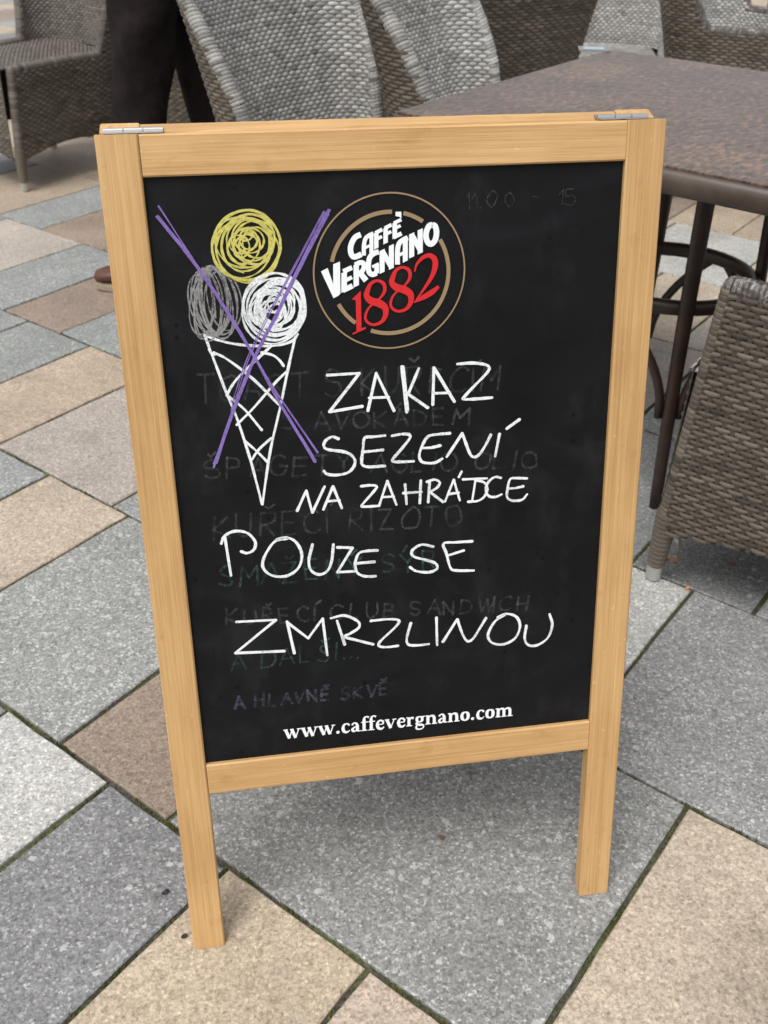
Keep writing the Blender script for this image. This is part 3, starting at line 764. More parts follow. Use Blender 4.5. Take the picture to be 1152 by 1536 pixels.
# web address in a bold serif: strokes in units of x-height (y up), (width, points)
tk, th_ = .27, .10
SER = {
 'w': (1.52, [(tk, (.16, 1), (.48, 0)), (th_, (.48, 0), (.74, .95)), (tk, (.70, 1), (1.02, 0)), (th_, (1.02, 0), (1.34, 1)), (th_, (-.02, .96), (.36, .96)), (th_, (1.16, .96), (1.50, .96)), (th_, (.56, .96), (.88, .96))]),
 'v': (1.02, [(tk, (.16, 1), (.50, 0)), (th_, (.50, 0), (.84, 1)), (th_, (-.02, .96), (.38, .96)), (th_, (.66, .96), (1.02, .96))]),
 '.': (.46, [('d', (.2, .13), .155)]),
 'c': (.86, [('~', [.1, .2, .12, .2, .28, .28, .22, .12, .08], (.76, .74), (.70, .88), (.52, .97), (.30, .86), (.20, .5), (.28, .16), (.50, .04), (.66, .1), (.80, .24))]),
 'a': (.94, [(tk, (.62, .72), (.62, .04)), ('~', [.2, .12, .16, .27], (.18, .74), (.24, .92), (.48, .95), (.62, .70)), ('~', [.1, .14, .24, .22, .12, .08], (.62, .56), (.34, .48), (.18, .28), (.24, .09), (.42, .08), (.60, .24)), (th_, (.62, .04), (.92, .06))]),
 'f': (.64, [(tk, (.28, 1.2), (.28, .04)), ('~', [.27, .18, .12, .2], (.28, 1.18), (.34, 1.44), (.52, 1.54), (.72, 1.44)), (th_, (.02, .95), (.62, .95)), (th_, (.02, .04), (.56, .04))]),
 'e': (.88, [(th_, (.2, .54), (.74, .54)), ('~', [.1, .2, .16, .2, .28, .28, .22, .1], (.72, .56), (.70, .82), (.48, .97), (.26, .82), (.19, .5), (.28, .15), (.54, .03), (.80, .22))]),
 'r': (.76, [(tk, (.26, .96), (.26, .04)), (th_, (.02, .95), (.3, .95)), (th_, (.02, .04), (.54, .04)), ('~', [.1, .18, .26], (.30, .66), (.46, .90), (.68, .86))]),
 'g': (.96, [('~', [.12, .24, .24, .12, .24, .24, .12], (.46, .96), (.24, .84), (.24, .5), (.46, .37), (.68, .5), (.68, .84), (.46, .96)), (.14, (.64, .86), (.92, .96)), ('~', [.14, .2, .26, .22, .12, .12, .16, .2], (.34, .40), (.18, .22), (.34, .07), (.68, .02), (.84, -.16), (.66, -.42), (.28, -.42), (.14, -.22)), ('~', [.2, .12, .1], (.14, -.22), (.2, -.04), (.34, .06))]),
 'n': (1.12, [(tk, (.26, .96), (.26, .04)), (th_, (.02, .95), (.3, .95)), (th_, (.02, .04), (.50, .04)), ('~', [.1, .16, .26, .27], (.30, .70), (.52, .92), (.76, .86), (.84, .6)), (tk, (.84, .62), (.84, .04)), (th_, (.62, .04), (1.1, .04))]),
 'o': (.98, [('~', [.12, .26, .29, .26, .12, .26, .29, .26, .12], (.48, .96), (.26, .82), (.19, .5), (.26, .18), (.48, .04), (.70, .18), (.77, .5), (.70, .82), (.48, .96))]),
 'm': (1.66, [(tk, (.26, .96), (.26, .04)), (th_, (.02, .95), (.3, .95)), (th_, (.02, .04), (.50, .04)), ('~', [.1, .16, .26, .27], (.30, .70), (.50, .92), (.72, .86), (.80, .6)), (tk, (.80, .62), (.80, .04)), (th_, (.58, .04), (1.04, .04)), ('~', [.1, .16, .26, .27], (.84, .70), (1.04, .92), (1.28, .86), (1.36, .6)), (tk, (1.36, .62), (1.36, .04)), (th_, (1.14, .04), (1.62, .04))]),
}
def serif_text(txt, p0, p1):
    mb = MB(); tot = sum(SER[c][0] for c in txt); d = p1 - p0; L = np.linalg.norm(d); d /= L; nn = np.array([-d[1], d[0]]); k = L / tot
    x = 0; kx = k; ky = k * .94
    for c in txt:
        adv, sts = SER[c]
        T = lambda q: p0 + d * (x + q[0]) * kx + nn * q[1] * ky
        for st in sts:
            if st[0] == 'd':
                ribbon(mb, [T((st[1][0] + st[2] * math.cos(a * .5236) * .5, st[1][1] + st[2] * math.sin(a * .5236) * .5)) for a in range(13)], st[2] * kx * 1.05, wobble=0, caps=False)
            elif st[0] == '~':
                ribbon(mb, smooth_path([T(q) for q in st[2:]], 5), [w * kx for w in st[1]], wobble=0, caps=False, ramp_z=1e-5)
            else: ribbon(mb, [T(q) for q in st[1:]], st[0] * kx, wobble=0, caps=False)
        x += adv
    return mb.build('printed_web_address', M_LOGOW, panel, OFF)
serif_text('www.caffevergnano.com', plane(426, 1107.5), plane(769, 1072.5))

# half-wiped older chalk lettering
FONT = {
 'A': [[(0, 0), (.4, 1), (.8, 0)], [(.15, .38), (.65, .38)]], 'B': [[(0, 0), (0, 1)], ['~', (0, 1), (.5, .92), (.5, .6), (0, .52), (.6, .42), (.6, .1), (0, 0)]],
 'C': [['~', (.7, .85), (.45, 1), (.1, .8), (0, .5), (.1, .18), (.45, 0), (.7, .14)]], 'D': [[(0, 0), (0, 1)], ['~', (0, 1), (.5, .9), (.7, .5), (.5, .1), (0, 0)]],
 'E': [[(.55, 1), (0, 1), (0, 0), (.58, 0)], [(0, .52), (.48, .52)]], 'G': [['~', (.7, .85), (.4, 1), (.08, .75), (0, .45), (.12, .1), (.45, 0), (.7, .2), (.7, .45)], [(.4, .45), (.74, .45)]],
 'H': [[(0, 0), (0, 1)], [(.65, 0), (.65, 1)], [(0, .5), (.65, .5)]], 'I': [[(0, 0), (0, 1)]], 'K': [[(0, 0), (0, 1)], [(.6, 1), (0, .45), (.65, 0)]],
 'L': [[(0, 1), (0, 0), (.5, 0)]], 'M': [[(0, 0), (.08, 1), (.42, .4), (.78, 1), (.86, 0)]], 'N': [[(0, 0), (0, 1), (.62, 0), (.62, 1)]],
 'O': [['~', (.4, 1), (.08, .8), (0, .45), (.12, .1), (.4, 0), (.7, .15), (.78, .5), (.68, .85), (.4, 1)]], 'P': [[(0, 0), (0, 1)], ['~', (0, 1), (.5, .95), (.58, .72), (.45, .5), (0, .45)]],
 'R': [[(0, 0), (0, 1)], ['~', (0, 1), (.5, .95), (.56, .72), (.42, .52), (0, .46)], [(.2, .46), (.62, 0)]], 'S': [['~', (.6, .86), (.34, 1), (.06, .85), (.1, .6), (.5, .45), (.62, .2), (.36, 0), (0, .12)]],
 'T': [[(0, 1), (.75, 1)], [(.38, 1), (.38, 0)]], 'U': [['~', (0, 1), (0, .35), (.15, .03), (.45, .03), (.62, .35), (.62, 1)]], 'V': [[(0, 1), (.36, 0), (.72, 1)]],
 'W': [[(0, 1), (.25, 0), (.48, .8), (.7, 0), (.98, 1)]], 'Y': [[(0, 1), (.34, .5), (.34, 0)], [(.7, 1), (.34, .5)]], 'Z': [[(0, 1), (.62, 1), (0, 0), (.66, 0)]],
 '.': [[(0, 0), (.04, .05)]], '1': [[(0, .7), (.2, 1), (.2, 0)]], '0': [['~', (.3, 1), (.05, .7), (.05, .3), (.3, 0), (.55, .3), (.55, .7), (.3, 1)]], '-': [[(0, .5), (.4, .5)]],
 '5': [['~', (.55, 1), (.1, 1), (.06, .58), (.4, .6), (.6, .3), (.4, 0), (0, .08)]],
}
ACC = {'Ř': ('R', 'v'), 'Í': ('I', '/'), 'Á': ('A', '/'), 'Š': ('S', 'v'), 'Ž': ('Z', 'v'), 'Ý': ('Y', '/'), 'Ě': ('E', 'v')}
def ghost(txt, p0, p1, hpx, m, w=.0027, seed=0):
    r = random.Random(seed); A, B = plane(*p0), plane(*p1); hgt = hpx * .00066
    d = B - A; L = np.linalg.norm(d); d /= L; nn = np.array([-d[1], d[0]])
    ww = [(.55 if c == ' ' else .35 if c in 'IÍ.1' else .95) for c in txt]; k = L / sum(ww); mb = MB(); x = 0
    for c, adv in zip(txt, ww):
        if c == ' ':
            if mb.v: mb.build('wiped_lettering', m, panel, OFF)
            mb = MB(); x += adv; continue
        b, acc = ACC.get(c, (c, None))
        oy = r.uniform(-.06, .06); sz = r.uniform(.92, 1.06)
        sl = r.uniform(-.06, .1); jx = [r.uniform(-.05, .05) for _ in range(8)]
        T = lambda q: A + d * (x + q[0] * .92 + sl * q[1] + jx[int(q[0] * 7 + q[1] * 3) % 8]) * k + nn * (q[1] * sz + oy + jx[int(q[0] * 5 + q[1] * 4) % 8]) * hgt
        tt = r.uniform(.5, 1)
        for st in FONT.get(b, []):
            if st[0] == '~': ribbon(mb, smooth_path([T(q) for q in st[1:]], 5), w, tint=tt, fade=.8, r=r)
            else:
                for a, e in zip(st[:-1], st[1:]):
                    a_, e_ = T(a), T(e); ribbon(mb, [a_ + (e_ - a_) * q / 5 for q in range(6)], w, tint=tt, fade=.8, r=r)
        if acc == 'v': ribbon(mb, [T((.15, 1.3)), T((.3, 1.15)), T((.48, 1.32))], w, tint=tt, r=r)
        if acc == '/': ribbon(mb, [T((.15, 1.14)), T((.4, 1.36))], w, tint=tt, r=r)
        x += adv
    return mb.build('wiped_lettering', m, panel, OFF)
ghost('TOAST S KUŘECÍM', (296, 602), (752, 585), 42, M_GHOST, seed=1)
ghost('S AVOKÁDEM', (424, 644), (706, 636), 27, M_GHOST, seed=2)
ghost('ŠPAGETY AGLIO OLIO', (308, 716), (812, 700), 32, M_GHOST, seed=3)
ghost('KUŘECÍ RIZOTO', (322, 806), (698, 788), 40, M_GHOST, seed=4)
ghost('SMAŽENÝ SÝR', (328, 880), (664, 850), 36, M_GHOSTG, seed=5)
ghost('KUŘECÍ CLUB SANDWICH', (340, 936), (798, 914), 28, M_GHOST, seed=6)
ghost('A DALŠÍ...', (348, 1003), (545, 985), 32, M_GHOSTG, seed=7)
ghost('A HLAVNĚ SKVĚ', (352, 1062), (588, 1040), 24, M_GHOSTB, .0032, seed=8)
ghost('11.00 - 15', (700, 312), (872, 305), 22, M_GHOST, .0011, seed=9)

# ------------------------------------------------------------------ bistro table
TZ = .76
tL = at_z(585, 167, TZ)[:2]; tB = at_z(920, 74, TZ)[:2]
ang = math.atan2(*(tB - tL)[::-1]) + math.radians(.8)
te1 = np.array([math.cos(ang), math.sin(ang)]); te2 = np.array([te1[1], -te1[0]])
TS = float(np.linalg.norm(tB - tL))
tc_ = tL + TS / 2 * (te1 + te2)
table = empty('bistro_table', 'square bistro table with mottled copper brown top and dark bentwood legs', 'table', (tc_[0], tc_[1], 0), ang)
def rounded_square(hw, r, n=6):
    P = []
    for (cx, cy, a0) in ((1, 1, 0), (-1, 1, 90), (-1, -1, 180), (1, -1, 270)):
        for k in range(n + 1):
            a = math.radians(a0 + 90 * k / n); P.append((cx * (hw - r) + r * math.cos(a), cy * (hw - r) + r * math.sin(a)))
    return P
def lofted(mb, rings, capt=True, capb=True):
    n = len(rings[0]); V = [p for r in rings for p in r]; F = []
    for i in range(len(rings) - 1):
        for k in range(n): F.append((i * n + k, i * n + (k + 1) % n, (i + 1) * n + (k + 1) % n, (i + 1) * n + k))
    if capb: F.append(tuple(reversed(range(n))))
    if capt: F.append(tuple(range((len(rings) - 1) * n, len(rings) * n)))
    mb.add(V, F)
hw = TS / 2
mb = MB(); lofted(mb, [[(x, y, TZ - .004) for x, y in rounded_square(hw - .007, .008)], [(x, y, TZ - .0012) for x, y in rounded_square(hw - .007, .008)], [(x, y, TZ) for x, y in rounded_square(hw - .009, .007)]])
mb.build('table_top', M_TABLE, table)
mb = MB(); prof = [(-.014, -.044), (-.006, -.0435), (-.001, -.040), (.002, -.032), (.003, -.022), (.001, -.012), (-.003, -.006), (-.0075, -.0036), (-.0095, -.0045)]
lofted(mb, [[(x, y, TZ + dz) for x, y in rounded_square(hw + dx, .014)] for dx, dz in prof])
mb.build('table_rim', M_RIM, table, smooth=True)
# four upright legs set towards the corners, ring and curved braces
foot = at_z(988, 764, 0)[:2]
Rl = .195
def tl(x, y, z): return (x, y, z)
leg_angles = [math.radians(q - 10) for q in (-135, 45, 135, -45)]
for a in leg_angles:
    mb = MB(); pts = []; rad = []
    for k in range(13):
        f = k / 12; z = TZ - .045 - f * (TZ - .045)
        r = Rl - .02 + .055 * f ** 2
        pts.append((r * math.cos(a), r * math.sin(a), z)); rad.append(.0175 - .005 * f)
    tube(mb, pts, rad, 12, squash=(1.0, .8), up=(math.cos(a), math.sin(a), 0)); mb.build('leg', M_LEG, table, smooth=True)
ZR = .425
def ring_mesh(rad, sec_r, z, squash):
    mb = MB(); n = 48; V = []; F = []
    for k in range(n):
        a = 2 * math.pi * k / n
        for q in range(10):
            b = 2 * math.pi * q / 10; r = rad + sec_r * squash[0] * math.cos(b)
            V.append((r * math.cos(a), r * math.sin(a), z + sec_r * squash[1] * math.sin(b)))
    for k in range(n):
        for q in range(10): F.append((k * 10 + q, (k + 1) % n * 10 + q, (k + 1) % n * 10 + (q + 1) % 10, k * 10 + (q + 1) % 10))
    mb.add(V, F); return mb
ring_mesh(Rl - .026, .014, ZR, (.9, 1.1)).build('bentwood_ring', M_LEG, table, smooth=True)
for a in leg_angles:
    for sg in (-1, 1):
        mb = MB(); pts = []
        for k in range(12):
            f = k / 11; an = a + sg * (.10 + .62 * f ** 1.6); r = (Rl + .004) * (1 - f) + (Rl - .010) * f
            pts.append((r * math.cos(an), r * math.sin(an), .20 + (ZR - .008 - .20) * f ** .75))
        tube(mb, pts, .0095, 8); mb.build('curved_brace', M_LEG, table, smooth=True)
# thin pedestal board the legs are screwed to
mb = MB(); lofted(mb, [[(x, y, TZ - .062) for x, y in rounded_square(.23, .03)], [(x, y, TZ - .0445) for x, y in rounded_square(.23, .03)]]); mb.build('under_board', M_LEG, table)

# small plate at the table's far corner
pl = at_z(890, 74, TZ)
mb = MB(); lofted(mb, [[(x * .036, y * .026, z) for x, y in rounded_square(1, .12, 3)] for z in (0, .003)])
plate = mb.build('table_plate', M_STEEL); plate.location = (pl[0], pl[1] - .006, TZ + .0004); plate.rotation_euler = (0, 0, ang - 1.0)
tag(plate, 'small silver plate with pale blue print on the far corner of the table', 'plate')
mb = MB(); mb.add([(-.024, -.014, .0034), (.024, -.014, .0034), (.024, .014, .0034), (-.024, .014, .0034)], [(0, 1, 2, 3)])
mb.build('blue_print', plain('pale_blue_print', (.36, .46, .55), .4), plate)

# ------------------------------------------------------------------ wicker chairs
def weave(mb, S, u0, u1, vfun, sp, row, mat_i, r, vmax_rows=400, hgt=.0030, core=None, tint0=.5):
    """plain basket weave on the surface S(u, v)->(pos, normal): raised over-strands, upright stakes"""
    nst = max(2, round((u1 - u0) / sp)); sp = (u1 - u0) / nst
    # strands
    vlo, vhi = vfun
    rows = int(max(vhi(u0 + (u1 - u0) * k / 24) for k in range(25)) / row) + 2
    fr = (-.5, -.3, 0, .3, .5); hh = (-.0012, .0016, hgt, .0016, -.0012); wd = (.34, .47, .5, .47, .34)
    for j in range(rows):
        v = (j + .5) * row
        jt = tint0 + r.uniform(-.12, .12)
        for i in range(-(j % 2), nst, 2):
            uc = u0 + (i + 1) * sp
            if uc > u1 or uc < u0: continue
            if v < vlo(uc) or v > vhi(uc): continue
            V = []; ln = 1.86 * sp * r.uniform(.96, 1.02); dv = r.uniform(-.05, .05) * row
            for f, h, w in zip(fr, hh, wd):
                u = min(max(uc + f * ln, u0), u1)
                for q, hd in ((-1, -.0013), (0, 0), (1, -.0013)):
                    p, n = S(u, v + dv + q * w * row * .91); V.append(p + n * (h + hd))
            F = [(a * 3 + b, a * 3 + 3 + b, a * 3 + 4 + b, a * 3 + 1 + b) for a in range(4) for b in range(2)]
            mb.add(V, F, mat_i, min(1, max(0, jt + r.gauss(0, .16))))
    # stakes
    for i in range(nst + 1):
        u = u0 + i * sp; a, b = vlo(u), vhi(u)
        if b - a < row: continue
        n_ = max(2, int((b - a) / (3 * row))); V = []
        for k in range(n_ + 1):
            v = a + (b - a) * k / n_
            for q, h in ((-.24, -.001), (0, .0006), (.24, -.001)):
                p, n = S(min(max(u + q * sp, u0), u1), v); V.append(p + n * h)
        F = [(k * 3 + b_, k * 3 + 1 + b_, k * 3 + 4 + b_, k * 3 + 3 + b_) for k in range(n_) for b_ in range(2)]
        mb.add(V, F, mat_i, tint0 * .42)
def shell(mb, S, u0, u1, vfun, nu, nv, depth=-.0022, mat_i=0):
    V = []; vlo, vhi = vfun
    for i in range(nu + 1):
        u = u0 + (u1 - u0) * i / nu
        for k in range(nv + 1):
            v = vlo(u) + (vhi(u) - vlo(u)) * k / nv; p, n = S(u, v); V.append(p + n * depth)
    F = [(i * (nv + 1) + k, (i + 1) * (nv + 1) + k, (i + 1) * (nv + 1) + k + 1, i * (nv + 1) + k + 1) for i in range(nu) for k in range(nv)]
    mb.add(V, F, mat_i, .3)

def make_chair(arm_h, back_h, seed, HW=.248):
    """chair facing -y, base at the origin"""
    r = random.Random(seed)
    root = bpy.data.objects.new('wicker_chair', None); COL.objects.link(root)
    T = .036; YF, YB = -.255, .235; RC = .055; SEAT = .44; SH = .07
    # centre line of the wall, a U: right front -> back -> left front
    segs = []
    path = []
    n_s, n_c, n_b = 22, 12, 16
    for k in range(n_s): path.append((HW, YF + (YB - RC - YF) * k / n_s))
    for k in range(n_c): a = math.pi / 2 * k / n_c; path.append((HW - RC + RC * math.cos(a), YB - RC + RC * math.sin(a)))
    for k in range(n_b): path.append((HW - RC - 2 * (HW - RC) * k / n_b, YB + .025 * math.sin(math.pi * k / n_b)))
    for k in range(n_c): a = math.pi / 2 * k / n_c; path.append((-HW + RC - RC * math.sin(a), YB - RC + RC * math.cos(a)))
    for k in range(n_s + 1): path.append((-HW, YB - RC - (YB - RC - YF) * k / n_s))
    path = np.array(path); seg = np.hypot(*np.diff(path, axis=0).T); U = np.concatenate([[0], np.cumsum(seg)]); LU = float(U[-1])
    tang = np.gradient(path, axis=0); tang /= np.hypot(*tang.T)[:, None]
    nrm = np.stack([tang[:, 1], -tang[:, 0]], 1)                     # outward
    def C(u):
        return (np.array([np.interp(u, U, path[:, 0]), np.interp(u, U, path[:, 1])]), np.array([np.interp(u, U, nrm[:, 0]), np.interp(u, U, nrm[:, 1])]))
    Ls = YB - RC - YF
    def sm(x): x = min(1, max(0, x)); return x * x * (3 - 2 * x)
    def topz(u):
        d = min(u, LU - u); s0 = Ls - .05; s1 = Ls + RC * 1.1
        return arm_h + (back_h - arm_h) * sm((d - s0) / (s1 - s0))
    def lean(u, z):
        d = min(u, LU - u); bk = sm((d - Ls * .6) / (Ls * .4 + RC * 1.2))
        return (z - .12) * (.03 + .10 * bk) + bk * max(0, z - SEAT) ** 1.5 * .10
    def botz(u):
        d = min(u, LU - u)
        if d < Ls + RC: return .115 + .035 * math.sin(math.pi * min(1, d / (Ls + RC * .5)))
        return .115 + .035 * math.sin(math.pi * (u - Ls - RC) / max(.01, LU - 2 * (Ls + RC)))
    def pos(u, z, side):
        c, n = C(u); n = n / np.hypot(*n); o = lean(u, z) + side * T / 2
        return np.array([c[0] + n[0] * o, c[1] + n[1] * o + SH * (z - .1), z])
    def nrm3(f, u, v, e=.004):
        du = f(u + e, v) - f(u - e, v); dv = f(u, v + e) - f(u, v - e); n = np.cross(du, dv); return n / np.linalg.norm(n)
    def S_out(u, v):
        f = lambda a, b: pos(min(max(a, 0), LU), b, 1)
        n = nrm3(f, u, v); c, cn = C(u)
        if n[0] * cn[0] + n[1] * cn[1] < 0: n = -n
        return f(u, v), n
    def S_in(u, v):
        f = lambda a, b: pos(min(max(a, 0), LU), b, -1)
        n = nrm3(f, u, v); c, cn = C(u)
        if n[0] * cn[0] + n[1] * cn[1] > 0: n = -n
        return f(u, v), n
    def even(S, side):
        g = np.linspace(0, LU, 500); q = np.array([pos(t, .55, side) for t in g]); al_ = np.concatenate([[0], np.cumsum(np.linalg.norm(np.diff(q, axis=0), axis=1))])
        un = lambda w: float(np.interp(w, al_, g))
        return (lambda w, v: S(un(w), v)), float(al_[-1]), un
    mb = MB()
    vo = (botz, lambda u: topz(u) - T / 2); vi = (lambda u: min(SEAT - .01, topz(u) - T / 2 - .001), lambda u: topz(u) - T / 2)
    E_out, LO, uo = even(S_out, 1); E_in, LI, ui = even(S_in, -1)
    vo = (lambda w: botz(uo(w)), lambda w: topz(uo(w)) - T / 2); vi = (lambda w: min(SEAT - .01, topz(ui(w)) - T / 2 - .001), lambda w: topz(ui(w)) - T / 2)
    shell(mb, E_out, 0, LO, vo, 120, 14); weave(mb, E_out, 0, LO, vo, .0172, .0100, 1, r, hgt=.0032)
    mb.build('outer_weave', [M_CORE, M_RAT], root, kind='stuff')
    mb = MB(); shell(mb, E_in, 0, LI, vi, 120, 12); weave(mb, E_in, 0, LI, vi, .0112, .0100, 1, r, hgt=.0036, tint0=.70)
    mb.build('inner_weave', [M_CORE, M_BLEACH_LIT], root, kind='stuff')
    # rolled rim, wrapped strand by strand
    mb = MB(); ug = np.linspace(0, LU, 700); pg = np.array([pos(q, topz(q) - T / 2, 0) for q in ug])
    al = np.concatenate([[0], np.cumsum(np.linalg.norm(np.diff(pg, axis=0), axis=1))]); nr = int(al[-1] / .0085)
    for i in range(nr):
        u = float(np.interp((i + .5) * al[-1] / nr, al, ug)); z = topz(u) - T / 2
        po, pi = pos(u, z, 1), pos(u, z, -1); mid = (po + pi) / 2; ax = (po - pi) / 2
        du = .5 * float(np.interp((i + 1) * al[-1] / nr, al, ug) - np.interp(i * al[-1] / nr, al, ug)); a, b = pos(max(0, u - du), topz(max(0, u - du)) - T / 2, 0), pos(min(LU, u + du), topz(min(LU, u + du)) - T / 2, 0)
        t = (b - a) / 2
        up = np.cross(t, ax); up /= np.linalg.norm(up)
        if up[2] < 0: up = -up
        V = []; hb = r.uniform(.0006, .0018)
        for q in range(9):
            an = math.radians(-28 + 236 * q / 8); d = ax * math.cos(an) + up * (T / 2) * math.sin(an)
            dn = d / np.linalg.norm(d)
            for w, h in ((-1, 0), (-.5, hb), (.5, hb), (1, 0)): V.append(mid + d + dn * h + t * w * .97 + t * .35 * math.cos(an))
        F = [(q * 4 + w, q * 4 + w + 1, q * 4 + w + 5, q * 4 + w + 4) for q in range(8) for w in range(3)]
        mb.add(V, F, 0, min(1, max(0, r.gauss(.5, .14))))
    # rounded ends of the walls
    for u, sg in ((0, -1), (LU, -1)):
        zt = topz(u) - T / 2; zb = botz(u); nz = int((zt - zb) / .0098)
        def E(an, z):
            po, pi = pos(u, z, 1), pos(u, z, -1); return (po + pi) / 2 + (po - pi) / 2 * math.cos(an) + np.array([0, -1, 0]) * T / 2 * math.sin(an)
        for j in range(nz):
            z0 = zb + (zt - zb) * j / nz; z1 = zb + (zt - zb) * (j + 1) / nz; V = []
            for q in range(9):
                an = math.pi * q / 8; cc = E(math.pi / 2, (z0 + z1) / 2); ctr = (pos(u, (z0 + z1) / 2, 1) + pos(u, (z0 + z1) / 2, -1)) / 2
                for z, h in ((z0, 0), (z0 * .75 + z1 * .25, .0014), (z0 * .25 + z1 * .75, .0014), (z1, 0)):
                    p = E(an, z); d = p - ctr; d[2] = 0; V.append(p + d / np.linalg.norm(d) * h)
            F = [(q * 4 + w, q * 4 + w + 1, q * 4 + w + 5, q * 4 + w + 4) for q in range(8) for w in range(3)]
            mb.add(V, F, 1, min(1, max(0, r.gauss(.45, .2))))
        V = []; ctr = (pos(u, zt, 1) + pos(u, zt, -1)) / 2; ax = (pos(u, zt, 1) - pos(u, zt, -1)) / 2
        for k in range(6):
            b = math.pi / 2 * k / 5
            for q in range(9):
                an = math.pi * q / 8; V.append(ctr + (ax * math.cos(an) + np.array([0, -1, 0]) * T / 2 * math.sin(an)) * math.cos(b) + np.array([0, 0, 1]) * T / 2 * math.sin(b))
        mb.add(V, [(k * 9 + q, k * 9 + q + 1, (k + 1) * 9 + q + 1, (k + 1) * 9 + q) for k in range(5) for q in range(8)], 0, .5)
    mb.build('wrapped_rim', [M_BLEACH_LIT if arm_h < .5 else M_WORN, M_RAT], root, kind='stuff')
    # seat and front apron
    xi = HW - T / 2 + .004
    def S_seat(u, v): return np.array([u, YF - .02 + v, SEAT + .012 * math.exp(-((u / .16) ** 2)) - .006]), np.array([0, 0, 1.0])
    dep = YB - YF + .03; vs = (lambda u: 0.0, lambda u: dep)
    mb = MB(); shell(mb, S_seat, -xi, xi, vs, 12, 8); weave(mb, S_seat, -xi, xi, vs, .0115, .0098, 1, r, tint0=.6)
    mb.build('seat', [M_CORE, M_BLEACH_LIT], root, kind='stuff')
    def S_ap(u, v): return np.array([u, YF - .022 + .012 * math.cos(u / xi * 1.57) * -1 + SH * (v - .1) * .5, v]), np.array([0, -1.0, 0])
    va = (lambda u: .115 + .04 * math.cos(u / xi * math.pi / 2), lambda u: SEAT + .002)
    mb = MB(); shell(mb, S_ap, -xi, xi, va, 12, 8); weave(mb, S_ap, -xi, xi, va, .0150, .0108, 1, r)
    mb.build('front_apron', [M_CORE, M_RAT], root, kind='stuff')
    # legs: wrapped stub and metal glide
    for sx in (-1, 1):
        for (yy, oy) in ((YF + .002, -.006), (YB - .03, .012)):
            mb = MB(); pts = []; rad = []
            for k in range(25):
                f = k / 24; z = .16 - f * .125
                pts.append((sx * (HW + .002 - .004 * f), yy + oy * f, z)); rad.append(.0215 - .005 * f + (.0011 if k % 2 else -.0006))
            tube(mb, pts, rad, 14, 0, .45); lg = mb.build('leg', M_RAT, root, smooth=False)
            mb = MB(); x, y = sx * (HW - .002), yy + oy
            tube(mb, [(x, y, .036), (x, y, .034), (x, y, .004), (x, y, .0005)], [.0125, .0155, .0145, .012], 14); mb.build('foot_cap', M_ALU, lg, smooth=False)
    return root
armchair = make_chair(.622, .865, 3)
sidechair = make_chair(.452, .94, 9, .212)

def place(src, first, x, y, facing, label, z=0):
    """facing: direction the sitter looks, degrees from +x"""
    o = src if first else copy_tree(src)
    o.location = (x, y, z); o.rotation_euler = (0, 0, math.radians(facing + 90))
    o['label'] = label; o['category'] = 'chair'; o['group'] = 'woven chairs of the terrace'
    return o
def local_corner(x, y, facing, lx, ly):
    a = math.radians(facing + 90); return (x + lx * math.cos(a) - ly * math.sin(a), y + lx * math.sin(a) + ly * math.cos(a))
# near armchair: its front-right foot cap stands at the photographed spot
fc = at_z(980, 866, 0)[:2]
fa = math.degrees(math.atan2(.6, -.8)) + 1.0
ox, oy = local_corner(0, 0, fa, .243, -.26)
# with the sitter looking to the upper left, the camera-side corner is the chair's left (local -x or +x)
cands = [(fc[0] - local_corner(0, 0, fa, sx * .243, -.259)[0], fc[1] - local_corner(0, 0, fa, sx * .243, -.259)[1]) for sx in (-1, 1)]
cx, cy = max(cands, key=lambda c: c[1])
near = place(armchair, True, cx, cy, fa, 'brown woven armchair beside the signboard, with grey worn arm and silver foot cap')

# a loose strand and rusty staple hang at the near foot
near_inv = Matrix.Translation(near.location) @ Matrix.Rotation(near.rotation_euler.z, 4, 'Z'); near_inv.invert()
def to_near(p): q = near_inv @ Vector(p); return (q.x, q.y, q.z)
q0 = at_y(1020, 803, fc[1] - .02); q1 = at_y(1015, 840, fc[1] - .02); q2 = at_y(1005, 838, fc[1] - .02); q3 = at_y(998, 841, fc[1] - .01)
mb = MB(); tube(mb, [to_near(p) for p in (q0, (q0 + q1) / 2 + np.array([.003, 0, 0]), q1)], [.003, .0028, .0022], 6); lst = mb.build('loose_strand', M_RAT, near)
mb = MB(); tube(mb, [to_near(p) for p in (q1 + np.array([0, 0, -.008]), q1, q2, q3)], [.004, .005, .003, .0025], 7); mb.build('rusty_staple', M_RUST, near)

def back_at(px, py, y, facing):
    p = at_y(px, py, y); z = p[2]; ly = .26 + .07 * (z - .1) + .13 * (z - .12) + .1 * max(0, z - .44) ** 1.5
    c = local_corner(0, 0, facing, 0, ly); return p[0] - c[0], p[1] - c[1]
place(sidechair, True, *back_at(374, 30, 2.84, -34), -34, 'pale grey woven chair with a tall wide back, between the person and the bistro table')
place(sidechair, False, *back_at(590, 30, 2.84, -20), -20, 'pale grey woven chair drawn up to the left corner edge of the bistro table')
lf = at_z(38, 287, 0)[:2]
fl = math.degrees(TH) + 180 + 1
c2 = [(lf[0] - local_corner(0, 0, fl, sx * .210, -.259)[0], lf[1] - local_corner(0, 0, fl, sx * .210, -.259)[1]) for sx in (-1, 1)]
